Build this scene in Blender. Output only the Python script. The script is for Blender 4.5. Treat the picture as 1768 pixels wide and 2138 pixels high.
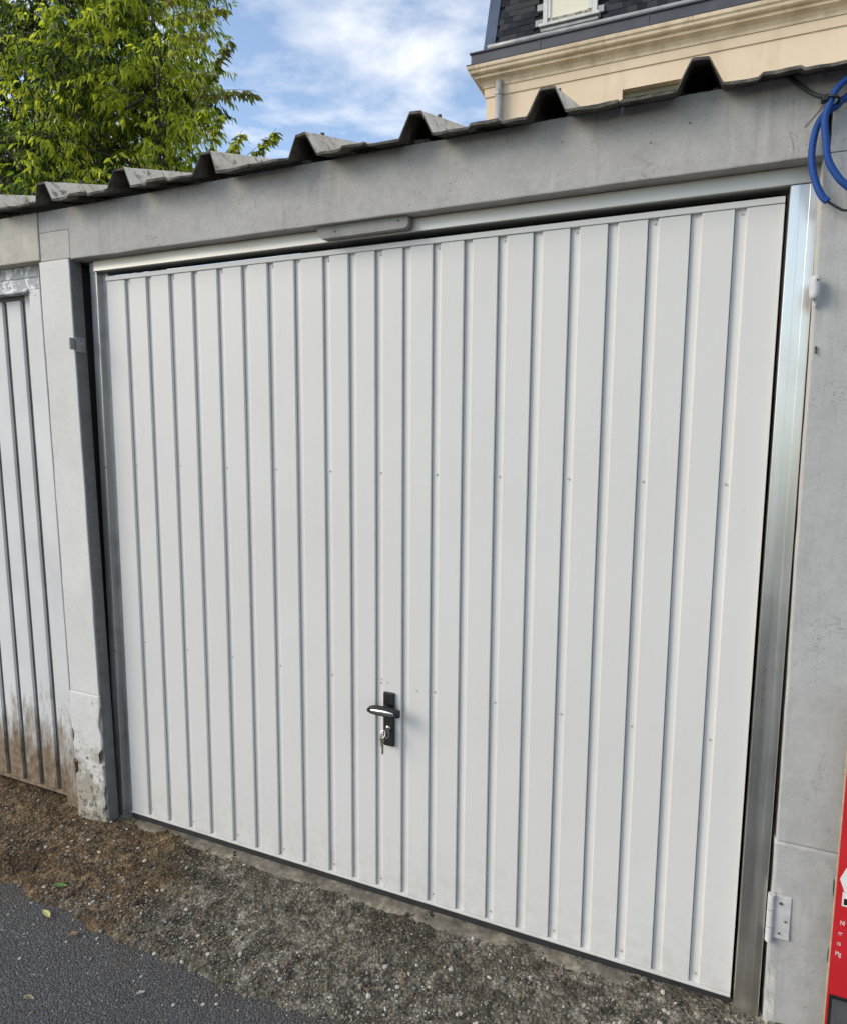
import bpy, bmesh, math, random
from mathutils import Vector, Matrix, noise
import numpy as np

rnd = random.Random(7)
for o in list(bpy.data.objects):
    bpy.data.objects.remove(o, do_unlink=True)
scene = bpy.context.scene
COL = scene.collection

# ------------------------------------------------------------------ camera
cam_data = bpy.data.cameras.new("camera")
cam_data.sensor_fit = 'VERTICAL'
cam_data.sensor_height = 24.0
cam_data.sensor_width = 24.0 * 846 / 1024
cam_data.lens = 15.298
cam_data.clip_start = 0.02
cam_data.clip_end = 2000
cam = bpy.data.objects.new("camera", cam_data)
COL.objects.link(cam)
cx, cy, cz = (Vector((0.91974818, 0.39244898, 0.0068619)), Vector((-0.0529953, 0.10684039, 0.99286285)),
              Vector((0.38891488, -0.91354744, 0.1190642)))
m = Matrix((cx, cy, cz)).transposed().to_4x4()
m.translation = Vector((0.9525, -1.828, 1.602))
cam.matrix_world = m
scene.camera = cam

# ------------------------------------------------------------------ sky, sun, exposure
SUN_DIR = Vector((-0.74, -0.52, 0.50)).normalized()      # towards the sun: left, in front of the facade
SUN_EL = math.asin(SUN_DIR.z)
SUN_ROT = math.atan2(SUN_DIR.x, SUN_DIR.y)
world = bpy.data.worlds.new("World")
scene.world = world
world.use_nodes = True
wn = world.node_tree.nodes
wl = world.node_tree.links
wn.clear()
w_out = wn.new('ShaderNodeOutputWorld')
w_bg = wn.new('ShaderNodeBackground')
w_bg.inputs['Strength'].default_value = 0.137
w_sky = wn.new('ShaderNodeTexSky')
w_sky.sky_type = 'NISHITA'
w_sky.sun_disc = False
w_sky.sun_elevation = SUN_EL
w_sky.sun_rotation = SUN_ROT
w_sky.air_density = 1.0
w_sky.dust_density = 0.3
w_sky.ozone_density = 1.4
w_tc = wn.new('ShaderNodeTexCoord')
w_sep = wn.new('ShaderNodeSeparateXYZ')
wl.new(w_tc.outputs['Generated'], w_sep.inputs[0])
w_max = wn.new('ShaderNodeMath'); w_max.operation = 'MAXIMUM'; w_max.inputs[1].default_value = 0.06
wl.new(w_sep.outputs['Z'], w_max.inputs[0])
w_dx = wn.new('ShaderNodeMath'); w_dx.operation = 'DIVIDE'
w_dy = wn.new('ShaderNodeMath'); w_dy.operation = 'DIVIDE'
wl.new(w_sep.outputs['X'], w_dx.inputs[0]); wl.new(w_max.outputs[0], w_dx.inputs[1])
wl.new(w_sep.outputs['Y'], w_dy.inputs[0]); wl.new(w_max.outputs[0], w_dy.inputs[1])
w_cmb = wn.new('ShaderNodeCombineXYZ')
wl.new(w_dx.outputs[0], w_cmb.inputs[0]); wl.new(w_dy.outputs[0], w_cmb.inputs[1])
w_n = wn.new('ShaderNodeTexNoise')
w_n.inputs['Scale'].default_value = 2.1
w_n.inputs['Detail'].default_value = 9.0
w_n.inputs['Roughness'].default_value = 0.56
w_n.inputs['Distortion'].default_value = 0.25
wl.new(w_cmb.outputs[0], w_n.inputs['Vector'])
w_r = wn.new('ShaderNodeValToRGB')
w_r.color_ramp.elements[0].position = 0.45
w_r.color_ramp.elements[0].color = (0.06, 0.06, 0.06, 1)
w_r.color_ramp.elements[1].position = 0.74
w_r.color_ramp.elements[1].color = (0.9, 0.9, 0.9, 1)
wl.new(w_n.outputs['Fac'], w_r.inputs[0])
w_mix = wn.new('ShaderNodeMixRGB')
wl.new(w_r.outputs[0], w_mix.inputs['Fac'])
wl.new(w_sky.outputs[0], w_mix.inputs['Color1'])
w_mix.inputs['Color2'].default_value = (5.6, 5.5, 5.35, 1)
wl.new(w_mix.outputs[0], w_bg.inputs['Color'])
wl.new(w_bg.outputs[0], w_out.inputs[0])

sun_data = bpy.data.lights.new("sun", 'SUN')
sun_data.energy = 1.5
sun_data.angle = math.radians(30)
sun_data.color = (1.0, 0.89, 0.73)
sun = bpy.data.objects.new("sun", sun_data)
sun.rotation_euler = SUN_DIR.to_track_quat('Z', 'Y').to_euler()
COL.objects.link(sun)

scene.render.engine = 'CYCLES'
scene.view_settings.view_transform = 'Standard'
scene.view_settings.look = 'None'
scene.view_settings.gamma = 1.0
scene.view_settings.use_curve_mapping = False
scene.view_settings.exposure = 0.83


# ------------------------------------------------------------------ material helper
class NT:
    """short node-graph writer"""
    def __init__(self, name):
        self.m = bpy.data.materials.new(name)
        self.m.use_nodes = True
        self.t = self.m.node_tree
        self.b = self.t.nodes['Principled BSDF']
        self.o = self.t.nodes['Material Output']
        tc = self.t.nodes.new('ShaderNodeTexCoord')
        self.co = tc.outputs['Object']

    def put(self, sock, v):
        if hasattr(v, 'is_output'):
            self.t.links.new(v, sock)
        elif isinstance(v, (tuple, list)):
            if len(v) == 3 and len(sock.default_value) == 4:
                v = (*v, 1)
            sock.default_value = v
        else:
            sock.default_value = v

    def scale(self, s, loc=(0, 0, 0)):
        n = self.t.nodes.new('ShaderNodeMapping')
        self.t.links.new(self.co, n.inputs[0])
        n.inputs['Scale'].default_value = s
        n.inputs['Location'].default_value = loc
        return n.outputs[0]

    def noise(self, s, d=4, r=0.55, vec=None, dist=0.0):
        n = self.t.nodes.new('ShaderNodeTexNoise')
        self.put(n.inputs['Vector'], vec or self.co)
        n.inputs['Scale'].default_value = s
        n.inputs['Detail'].default_value = d
        n.inputs['Roughness'].default_value = r
        n.inputs['Distortion'].default_value = dist
        return n.outputs['Fac']

    def voro(self, s, feature='F1', vec=None, out='Distance', rand=1.0):
        n = self.t.nodes.new('ShaderNodeTexVoronoi')
        n.feature = feature
        self.put(n.inputs['Vector'], vec or self.co)
        n.inputs['Scale'].default_value = s
        n.inputs['Randomness'].default_value = rand
        return n.outputs[out]

    def ramp(self, f, stops):
        n = self.t.nodes.new('ShaderNodeValToRGB')
        self.put(n.inputs[0], f)
        e = n.color_ramp.elements
        while len(e) < len(stops):
            e.new(0.5)
        for i, (p, c) in enumerate(stops):
            e[i].position = p
            if not isinstance(c, (tuple, list)):
                c = (c, c, c)
            e[i].color = (*c, 1)
        return n.outputs[0]

    def mix(self, f, a, b, mode='MIX'):
        n = self.t.nodes.new('ShaderNodeMixRGB')
        n.blend_type = mode
        self.put(n.inputs['Fac'], f)
        self.put(n.inputs['Color1'], a)
        self.put(n.inputs['Color2'], b)
        return n.outputs[0]

    def math(self, op, a, b=0.0, clamp=False):
        n = self.t.nodes.new('ShaderNodeMath')
        n.operation = op
        n.use_clamp = clamp
        self.put(n.inputs[0], a)
        self.put(n.inputs[1], b)
        return n.outputs[0]

    def axis(self, i):
        n = self.t.nodes.new('ShaderNodeSeparateXYZ')
        self.t.links.new(self.co, n.inputs[0])
        return n.outputs[i]

    def range(self, v, a, b, c=0.0, d=1.0):
        n = self.t.nodes.new('ShaderNodeMapRange')
        self.put(n.inputs['Value'], v)
        n.inputs['From Min'].default_value = a
        n.inputs['From Max'].default_value = b
        n.inputs['To Min'].default_value = c
        n.inputs['To Max'].default_value = d
        return n.outputs[0]

    def bump(self, h, strength=0.3, dist=0.01):
        n = self.t.nodes.new('ShaderNodeBump')
        n.inputs['Strength'].default_value = strength
        n.inputs['Distance'].default_value = dist
        self.put(n.inputs['Height'], h)
        self.t.links.new(n.outputs[0], self.b.inputs['Normal'])

    def fin(self, color, rough=0.6, metal=0.0, spec=0.5):
        self.put(self.b.inputs['Base Color'], color)
        self.put(self.b.inputs['Roughness'], rough)
        self.put(self.b.inputs['Metallic'], metal)
        self.put(self.b.inputs['Specular IOR Level'], spec)
        return self.m


def mat_plain(name, c, rough=0.5, metal=0.0, var=0.12, s=12, spec=0.5, bump=0.0):
    n = NT(name)
    f = n.noise(s, 5)
    d = tuple(x * (1 - var) for x in c)
    u = tuple(min(1, x * (1 + var)) for x in c)
    if bump:
        n.bump(n.noise(s * 6, 4), bump, 0.004)
    return n.fin(n.ramp(f, [(0.3, d), (0.7, u)]), n.range(f, 0.3, 0.7, rough * 0.85, min(1, rough * 1.15)), metal, spec)


def mat_concrete(name, base, dark, stain=(0.3, 0.28, 0.24), stain_amt=0.35, pits=0.5, bump=0.25):
    n = NT(name)
    big = n.noise(1.7, 5, 0.6)
    mid = n.noise(19, 8, 0.72, None, 0.4)
    fine = n.noise(210, 4, 0.7)
    streak = n.noise(17, 6, 0.7, n.scale((1.0, 1.0, 0.07)))
    pale = n.noise(30, 5, 0.65, n.scale((1.0, 1.0, 0.12), (3, 1, 2)))
    c = n.ramp(mid, [(0.34, dark), (0.60, base)])
    c = n.mix(n.ramp(big, [(0.42, 0), (0.7, stain_amt * 0.8)]), c, stain)
    c = n.mix(n.ramp(streak, [(0.55, 0), (0.70, stain_amt * 1.0)]), c, tuple(x * 0.62 for x in stain))
    c = n.mix(n.ramp(pale, [(0.57, 0), (0.74, 0.30)]), c, tuple(min(1, x * 1.35) for x in base))
    c = n.mix(n.ramp(fine, [(0.36, 0.2), (0.5, 0)]), c, tuple(x * 0.55 for x in dark))
    c = n.mix(n.ramp(fine, [(0.56, 0), (0.68, 0.14)]), c, tuple(min(1, x * 1.4) for x in base))
    drip = n.noise(23, 6, 0.7, n.scale((1.0, 1.0, 0.05), (1, 4, 9)))
    c = n.mix(n.ramp(drip, [(0.60, 0), (0.72, stain_amt * 0.8)]), c, tuple(x * 0.42 for x in stain))
    # fine cracks, few and broken
    w = n.noise(2.6, 6, 0.62, n.scale((1.0, 1.0, 1.6), (7, 3, 1)), 0.9)
    crack = n.ramp(w, [(0.4965, 0), (0.5, 1), (0.5035, 0)])
    crack = n.math('MULTIPLY', crack, n.ramp(n.noise(3.3, 2), [(0.53, 0), (0.6, 0.6)]))
    c = n.mix(crack, c, tuple(x * 0.35 for x in dark))
    # air holes of two sizes
    hole = None
    for sc, rr, lo in ((26, 0.075, 0.54), (60, 0.10, 0.53)):
        pm = n.math('LESS_THAN', n.voro(sc, 'F1'), rr)
        pm = n.math('MULTIPLY', pm, n.ramp(n.noise(5.5 + sc * .03, 3), [(lo, 0), (lo + .05, 1)]))
        hole = pm if hole is None else n.math('MAXIMUM', hole, pm)
    c = n.mix(n.math('MULTIPLY', hole, pits), c, (0.05, 0.048, 0.045))
    h = n.mix(0.5, mid, fine)
    h = n.mix(hole, h, (0, 0, 0))
    n.bump(h, bump * 1.3, 0.006)
    return n.fin(c, 0.88, 0, 0.25)


M = {}

# white coated steel of the door
n = NT('white_coated_steel')
f = n.noise(2.2, 4)
g = n.noise(46, 3, 0.6, n.scale((1, 1, 0.25)))
c = n.ramp(f, [(0.3, (0.635, 0.620, 0.588)), (0.7, (0.665, 0.650, 0.618))])
c = n.mix(n.ramp(g, [(0.60, 0), (0.78, 0.14)]), c, (0.44, 0.43, 0.40))
scr = n.noise(5, 6, 0.7, n.scale((3, 3, 9)), 1.5)
gate = n.ramp(n.noise(1.6, 2), [(0.58, 0), (0.64, 1)])
c = n.mix(n.math('MULTIPLY', n.ramp(scr, [(0.495, 0), (0.5, 0.35), (0.505, 0)]), gate), c, (0.40, 0.39, 0.37))
low = n.range(n.axis(2), 0.06, 0.34, 0.42, 0.0)
c = n.mix(n.math('MULTIPLY', low, n.ramp(n.noise(22, 5, 0.7), [(0.42, 0), (0.7, 0.75)]), True), c, (0.33, 0.29, 0.23))
n.bump(n.noise(1.6, 2), 0.22, 0.006)
M['door'] = n.fin(c, n.range(f, 0.3, 0.7, 0.42, 0.52), 0, 0.35)

# older painted steel of the neighbouring door, splashed with mud at its foot
n = NT('old_white_steel')
z = n.axis(2)
f = n.noise(3, 5)
c = n.ramp(f, [(0.3, (0.56, 0.555, 0.55)), (0.7, (0.66, 0.655, 0.64))])
mud = n.math('ADD', n.range(z, 0.06, 0.60, 1.05, -0.12), n.range(n.noise(16, 8, 0.72, n.scale((1.6, 1, 0.42))), 0.3, 0.7, -0.42, 0.42))
c = n.mix(n.ramp(n.noise(40, 6, 0.7, n.scale((1.5, 1, 0.3))), [(0.62, 0), (0.72, 0.35)]), c, (0.36, 0.33, 0.29))
c = n.mix(n.ramp(mud, [(0.22, 0), (0.40, 0.45), (0.78, 0.95)]), c, n.ramp(n.noise(30, 4), [(0.35, (0.11, 0.07, 0.036)), (0.65, (0.26, 0.19, 0.115))]))
n.bump(n.noise(60, 3), 0.08, 0.002)
M['old_door'] = n.fin(c, 0.55, 0, 0.3)

n = NT('brown_groove_steel')
c = n.ramp(n.noise(12, 4), [(0.3, (0.05, 0.044, 0.038)), (0.7, (0.10, 0.09, 0.08))])
M['old_groove'] = n.fin(c, 0.6)

# flaking paint over zinc on the neighbouring header
n = NT('flaking_paint')
f = n.noise(26, 6, 0.7, n.scale((1, 1, 0.8)), 0.6)
c = n.ramp(f, [(0.50, (0.33, 0.34, 0.35)), (0.53, (0.40, 0.41, 0.42)), (0.545, (0.72, 0.72, 0.71))])
n.bump(n.ramp(f, [(0.50, 0), (0.545, 1)]), 0.5, 0.003)
M['flaking'] = n.fin(c, 0.6)

# mill-finish aluminium of the frame
n = NT('mill_aluminium')
v = n.noise(34, 5, 0.6, n.scale((1, 1, 0.03)))
b_ = n.noise(6, 5, 0.6)
c = n.ramp(v, [(0.3, (0.74, 0.72, 0.67)), (0.7, (0.88, 0.855, 0.80))])
c = n.mix(n.ramp(b_, [(0.55, 0), (0.75, 0.3)]), c, (0.62, 0.60, 0.56))
c = n.mix(n.ramp(n.noise(60, 4, 0.7, n.scale((1, 1, 0.10))), [(0.58, 0), (0.7, 0.22)]), c, (0.50, 0.49, 0.47))
M['alu'] = n.fin(c, n.math('ADD', n.range(v, 0.3, 0.7, 0.27, 0.40), n.range(b_, 0.4, 0.7, -0.02, 0.05)), 1.0)
n.bump(v, 0.1, 0.003)
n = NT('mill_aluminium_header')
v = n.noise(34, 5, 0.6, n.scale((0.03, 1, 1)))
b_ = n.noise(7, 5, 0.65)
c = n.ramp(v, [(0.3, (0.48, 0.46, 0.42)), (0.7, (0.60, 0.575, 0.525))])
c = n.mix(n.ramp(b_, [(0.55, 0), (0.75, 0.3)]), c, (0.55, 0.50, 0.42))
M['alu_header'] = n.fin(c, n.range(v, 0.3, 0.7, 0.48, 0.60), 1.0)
n.bump(v, 0.08, 0.003)

M['head_old'] = mat_concrete('pale_concrete_head', (0.52, 0.50, 0.46), (0.44, 0.42, 0.385), (0.38, 0.35, 0.29), 0.3, 0.6, 0.3)
n = NT('shaded_aluminium')  # frame aluminium darkened: the pillar's shade on the left jamb is in the colour
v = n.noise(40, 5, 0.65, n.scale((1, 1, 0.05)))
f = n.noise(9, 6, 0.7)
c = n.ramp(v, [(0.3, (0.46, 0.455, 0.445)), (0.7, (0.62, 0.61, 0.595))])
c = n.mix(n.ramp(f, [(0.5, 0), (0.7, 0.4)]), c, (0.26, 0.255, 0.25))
M['alu_shaded'] = n.fin(c, n.range(v, 0.3, 0.7, 0.34, 0.5), 0.9)
n.bump(v, 0.1, 0.003)
M['lintel'] = mat_concrete('grey_concrete', (0.455, 0.440, 0.412), (0.38, 0.366, 0.342), (0.37, 0.345, 0.295), 0.4, 0.7, 0.3)
M['lintel_old'] = mat_concrete('yellowed_concrete', (0.56, 0.52, 0.45), (0.47, 0.435, 0.37), (0.36, 0.32, 0.25), 0.3, 0.9, 0.3)
M['pillar_grey'] = mat_concrete('grey_painted_concrete', (0.46, 0.452, 0.435), (0.40, 0.393, 0.378), (0.33, 0.325, 0.31), 0.3, 0.4, 0.18)
M['plate_grey'] = mat_concrete('dull_grey_plate', (0.34, 0.33, 0.31), (0.27, 0.265, 0.25), (0.2, 0.19, 0.16), 0.4, 0.6, 0.25)
M['reveal'] = mat_concrete('shaded_reveal', (0.185, 0.182, 0.178), (0.135, 0.133, 0.13), (0.11, 0.11, 0.11), 0.35, 0.4, 0.2)  # low light on the pillar's side, put into a darker grey

# white painted concrete with spalls; dirty towards the base
def painted(name, base_dirty):
    n = NT(name)
    f = n.noise(3.5, 5, 0.6)
    c = n.ramp(f, [(0.3, (0.60, 0.58, 0.545)), (0.7, (0.68, 0.66, 0.625))])
    fine = n.noise(90, 3)
    c = n.mix(n.ramp(fine, [(0.33, 0.15), (0.48, 0)]), c, (0.3, 0.28, 0.26))
    if base_dirty:
        d = n.noise(11, 6, 0.7)
        z = n.axis(2)
        dd = n.math('ADD', d, n.range(z, 0.05, 0.55, 0.13, -0.12))
        c = n.mix(n.ramp(dd, [(0.44, 0), (0.58, 0.8)]), c, (0.29, 0.245, 0.18))
        c = n.mix(n.ramp(n.math('ADD', n.noise(38, 5, 0.7), n.range(z, 0.05, 0.5, 0.04, -0.12)), [(0.54, 0), (0.58, 0.85)]), c, (0.10, 0.082, 0.062))
    else:
        s = n.noise(16, 6, 0.7, n.scale((1, 1, 0.5)), 0.8)
        c = n.mix(n.ramp(s, [(0.66, 0), (0.70, 0.6)]), c, (0.30, 0.29, 0.27))
    n.bump(n.mix(0.5, f, fine), 0.25, 0.004)
    return n.fin(c, 0.7, 0, 0.3)
M['pillar_white'] = painted('white_painted_concrete', False)
M['pillar_base'] = painted('dirty_white_render', True)

# fibre cement roof sheets
n = NT('fibre_cement')
f = n.noise(9, 6, 0.65)
c = n.ramp(f, [(0.3, (0.54, 0.455, 0.345)), (0.55, (0.72, 0.64, 0.51)), (0.75, (0.80, 0.74, 0.62))])
c = n.mix(n.ramp(n.noise(26, 5, 0.7), [(0.53, 0), (0.66, 0.75)]), c, (0.16, 0.135, 0.10))
c = n.mix(n.ramp(n.noise(14, 6, 0.75, None, 0.8), [(0.585, 0), (0.64, 0.75)]), c, (0.10, 0.09, 0.07))
n.bump(n.noise(60, 4), 0.35, 0.004)
M['roof'] = n.fin(c, 0.9, 0, 0.2)

n = NT('dark_sheet_edge')  # darker than the sheet tops; used on front edges and underside
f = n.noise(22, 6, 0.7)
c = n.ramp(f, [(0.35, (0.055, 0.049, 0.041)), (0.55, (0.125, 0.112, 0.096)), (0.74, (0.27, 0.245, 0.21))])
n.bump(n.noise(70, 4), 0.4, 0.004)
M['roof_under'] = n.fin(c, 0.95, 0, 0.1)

M['black'] = mat_plain('black_plastic', (0.010, 0.010, 0.010), 0.55, 0, 0.2, 20)
M['rubber'] = mat_plain('black_rubber', (0.02, 0.02, 0.02), 0.7, 0, 0.3, 20)
M['chrome'] = mat_plain('bright_chrome', (0.92, 0.92, 0.90), 0.30, 1.0, 0.05, 40)
M['steel'] = mat_plain('key_steel', (0.55, 0.53, 0.47), 0.32, 1.0, 0.2, 60)
M['brass'] = mat_plain('worn_key_brass', (0.40, 0.36, 0.25), 0.38, 1.0, 0.2, 60)
M['hinge'] = mat_plain('painted_hinge_steel', (0.52, 0.52, 0.51), 0.5, 0, 0.12, 40, bump=0.15)
M['hinge_dark'] = mat_plain('grey_hinge_steel', (0.24, 0.24, 0.24), 0.5, 0, 0.2, 40, bump=0.2)
M['screw'] = mat_plain('screw_metal', (0.30, 0.30, 0.29), 0.45, 0.6, 0.2, 60)
M['rivet'] = mat_plain('grey_rivet', (0.42, 0.42, 0.41), 0.5, 0.2, 0.2, 60)
M['rust'] = mat_plain('rusty_screw', (0.07, 0.055, 0.045), 0.8, 0, 0.3, 60)
M['interior'] = mat_plain('dark_interior_render', (0.035, 0.034, 0.033), 0.9, 0, 0.2, 4)

# blue braided sleeve
n = NT('blue_braided_sleeve')
w = n.t.nodes.new('ShaderNodeTexWave')
w.wave_type = 'BANDS'; w.bands_direction = 'Z'
n.put(w.inputs['Vector'], n.co)
w.inputs['Scale'].default_value = 130
w.inputs['Distortion'].default_value = 2.0
w.inputs['Detail'].default_value = 2
c = n.mix(w.outputs['Fac'], (0.004, 0.043, 0.205), (0.007, 0.072, 0.30))
c = n.mix(n.ramp(n.noise(220, 2), [(0.4, 0.3), (0.6, 0)]), c, (0.004, 0.04, 0.18))
n.bump(w.outputs['Fac'], 0.35, 0.001)
M['blue'] = n.fin(c, 0.62, 0, 0.4)

M['red'] = mat_plain('red_printed_board', (0.52, 0.016, 0.022), 0.42, 0, 0.08, 7)
M['card'] = mat_plain('cardboard_edge', (0.42, 0.33, 0.20), 0.9, 0, 0.2, 50)
M['white_print'] = mat_plain('white_print', (0.74, 0.72, 0.68), 0.5, 0, 0.04, 30)
M['grey_plastic'] = mat_plain('grey_plastic', (0.085, 0.085, 0.088), 0.35, 0, 0.3, 14)

# house
n = NT('cream_stucco')
f = n.noise(0.9, 6, 0.6)
c = n.ramp(f, [(0.3, (0.76, 0.605, 0.425)), (0.7, (0.84, 0.685, 0.50))])
c = n.mix(n.ramp(n.noise(2.4, 4, 0.6, n.scale((1, 1, 0.2))), [(0.50, 0), (0.75, 0.42)]), c, (0.50, 0.37, 0.23))
n.bump(n.noise(30, 4), 0.2, 0.01)
M['stucco'] = n.fin(c, 0.9, 0, 0.2)
n = NT('stained_cornice')
f = n.noise(2.2, 6, 0.65, n.scale((1, 1, 0.5)))
c = n.ramp(f, [(0.3, (0.60, 0.465, 0.30)), (0.55, (0.84, 0.69, 0.49))])
st = n.noise(3.2, 6, 0.7, n.scale((1.0, 1.0, 0.35)))
c = n.mix(n.ramp(st, [(0.55, 0), (0.72, 0.6)]), c, (0.24, 0.175, 0.11))
n.bump(n.noise(20, 4), 0.25, 0.01)
M['cornice'] = n.fin(c, 0.9, 0, 0.2)
M['zinc'] = mat_plain('weathered_zinc', (0.080, 0.080, 0.090), 0.55, 0.25, 0.22, 3, bump=0.1)
M['zinc_blue'] = mat_plain('blue_grey_zinc', (0.070, 0.092, 0.135), 0.45, 0.4, 0.15, 3)
M['zinc_light'] = mat_plain('pale_zinc', (0.36, 0.36, 0.35), 0.5, 0.25, 0.2, 5)
M['pipe'] = mat_plain('grey_zinc_pipe', (0.33, 0.33, 0.32), 0.5, 0.2, 0.15, 5)
SLATES = [mat_plain('slate_%s' % k, c, 0.75, 0, 0.3, 9, 0.25, 0.25) for k, c in
          (('blue', (0.017, 0.020, 0.029)), ('dark', (0.011, 0.012, 0.016)), ('grey', (0.040, 0.040, 0.044)), ('brown', (0.043, 0.042, 0.043)))]
M['frame_white'] = mat_plain('worn_white_wood', (0.60, 0.59, 0.56), 0.6, 0, 0.14, 9)
M['blind'] = mat_plain('cream_blind', (0.74, 0.69, 0.55), 0.7, 0, 0.05, 4)
n = NT('mossy_sill')
c = n.ramp(n.noise(14, 6, 0.7), [(0.36, (0.12, 0.115, 0.085)), (0.6, (0.42, 0.40, 0.33))])
M['moss'] = n.fin(c, 0.9)
n = NT('window_glass')
M['glass'] = n.fin((0.03, 0.035, 0.04), 0.06, 0, 0.6)
M['greenwood'] = mat_plain('faded_olive_wood', (0.26, 0.25, 0.17), 0.7, 0, 0.15, 6)

# vegetation
def mat_leaf(name, a, b, trans, rough=0.5):
    n = NT(name)
    oi = n.t.nodes.new('ShaderNodeNewGeometry')
    f = oi.outputs['Random Per Island']
    c = n.ramp(f, [(0.0, a), (1.0, b)])
    n.put(n.b.inputs['Base Color'], c)
    n.b.inputs['Roughness'].default_value = rough
    n.b.inputs['Specular IOR Level'].default_value = 0.4
    t = n.t.nodes.new('ShaderNodeBsdfTranslucent')
    n.put(t.inputs['Color'], n.mix(0.5, c, trans))
    mx = n.t.nodes.new('ShaderNodeMixShader')
    mx.inputs[0].default_value = 0.55
    n.t.links.new(n.b.outputs[0], mx.inputs[1])
    n.t.links.new(t.outputs[0], mx.inputs[2])
    n.t.links.new(mx.outputs[0], n.o.inputs['Surface'])
    return n.m
M['leaf'] = mat_leaf('green_leaf', (0.24, 0.33, 0.018), (0.60, 0.65, 0.06), (0.85, 0.90, 0.07))
M['leaf_dark'] = mat_leaf('deep_green_leaf', (0.05, 0.10, 0.010), (0.20, 0.29, 0.022), (0.26, 0.38, 0.03))
M['leaf_bronze'] = mat_leaf('bronze_leaf', (0.11, 0.095, 0.05), (0.24, 0.25, 0.06), (0.26, 0.24, 0.07))
M['bark'] = mat_plain('dark_bark', (0.045, 0.036, 0.028), 0.9, 0, 0.35, 14, bump=0.5)

# ground
n = NT('asphalt')
f = n.noise(1.3, 5, 0.6)
g = n.noise(210, 4, 0.7)
c = n.ramp(g, [(0.33, (0.034, 0.034, 0.036)), (0.5, (0.086, 0.086, 0.090)), (0.68, (0.18, 0.18, 0.184))])
c = n.mix(n.ramp(f, [(0.42, 0), (0.7, 0.35)]), c, (0.05, 0.047, 0.043))
v = n.voro(120, 'F1', out='Distance')
vc = n.voro(120, 'F1', out='Color')
sp = n.math('MULTIPLY', n.math('LESS_THAN', v, 0.26), n.math('GREATER_THAN', n.ramp(vc, [(0, 0), (1, 1)]), 0.66))
c = n.mix(n.math('MULTIPLY', sp, 0.75), c, n.ramp(n.noise(60, 2), [(0.35, (0.16, 0.155, 0.15)), (0.65, (0.34, 0.33, 0.31))]))
acell = n.ramp(n.voro(150, 'F1', out='Color'), [(0.0, 0.55), (0.5, 0.9), (0.85, 1.3), (1.0, 2.2)])
c = n.mix(0.7, c, acell, 'MULTIPLY')
h = n.mix(0.6, g, n.ramp(n.voro(150, 'F1'), [(0.1, 1), (0.75, 0)]))
n.bump(h, 1.0, 0.008)
yd_ = n.math('ADD', n.range(n.axis(1), -0.80, -0.42, -0.25, 0.55), n.range(n.noise(9, 7, 0.72), 0.3, 0.7, -0.4, 0.4))
c = n.mix(n.ramp(yd_, [(0.2, 0), (0.75, 0.6)]), c, n.ramp(g, [(0.35, (0.045, 0.036, 0.024)), (0.65, (0.15, 0.12, 0.085))]))
M['asphalt'] = n.fin(c, 0.88, 0, 0.3)

n = NT('dirty_apron')
big = n.noise(2.6, 5, 0.6)
mid = n.noise(24, 6, 0.7, None, 0.6)
fine = n.noise(150, 4, 0.7)
brown = n.ramp(mid, [(0.34, (0.030, 0.021, 0.012)), (0.52, (0.155, 0.100, 0.050)), (0.66, (0.38, 0.265, 0.145))])
grey = n.ramp(mid, [(0.34, (0.036, 0.032, 0.024)), (0.52, (0.185, 0.165, 0.125)), (0.66, (0.48, 0.44, 0.355))])
x = n.axis(0)
wx = n.math('ADD', n.range(x, -1.3, 0.1, 1.25, -0.25), n.range(big, 0.3, 0.7, -0.55, 0.55))
c = n.mix(n.ramp(wx, [(0.25, 0), (0.75, 1)]), grey, brown)
cell = n.ramp(n.voro(95, 'F1', out='Color'), [(0.0, 0.45), (0.45, 0.9), (0.8, 1.25), (1.0, 2.0)])
dist = n.voro(95, 'F1')
loose = n.ramp(n.noise(5.5, 6, 0.68, n.scale((1, 1.6, 1), (4, 0, 0))), [(0.40, 0.22), (0.58, 0.9)])
c = n.mix(loose, c, cell, 'MULTIPLY')
c = n.mix(n.math('MULTIPLY', n.ramp(dist, [(0.42, 0), (0.7, 0.55)]), loose), c, (0.03, 0.026, 0.019))
moss = n.ramp(n.noise(6, 5, 0.65), [(0.50, 0), (0.66, 0.6)])
c = n.mix(moss, c, (0.045, 0.040, 0.022))
damp = n.ramp(n.noise(3.4, 6, 0.65, n.scale((1, 2.2, 1), (2, 5, 0))), [(0.50, 0), (0.60, 0.65)])
c = n.mix(damp, c, n.mix(1.0, c, (0.42, 0.39, 0.36), 'MULTIPLY'))
c = n.mix(n.ramp(fine, [(0.32, 0.6), (0.5, 0)]), c, (0.018, 0.016, 0.012))
v = n.voro(105, 'F1'); vc = n.voro(105, 'F1', out='Color')
sp = n.math('MULTIPLY', n.math('LESS_THAN', v, 0.26), n.math('GREATER_THAN', n.ramp(vc, [(0, 0), (1, 1)]), 0.7))
c = n.mix(n.math('MULTIPLY', sp, 0.7), c, (0.33, 0.30, 0.25))
n.bump(n.mix(0.45, n.mix(0.5, mid, fine), n.ramp(dist, [(0.1, 1), (0.75, 0)])), 1.0, 0.010)
M['apron'] = n.fin(c, 0.95, 0, 0.2)

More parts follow.
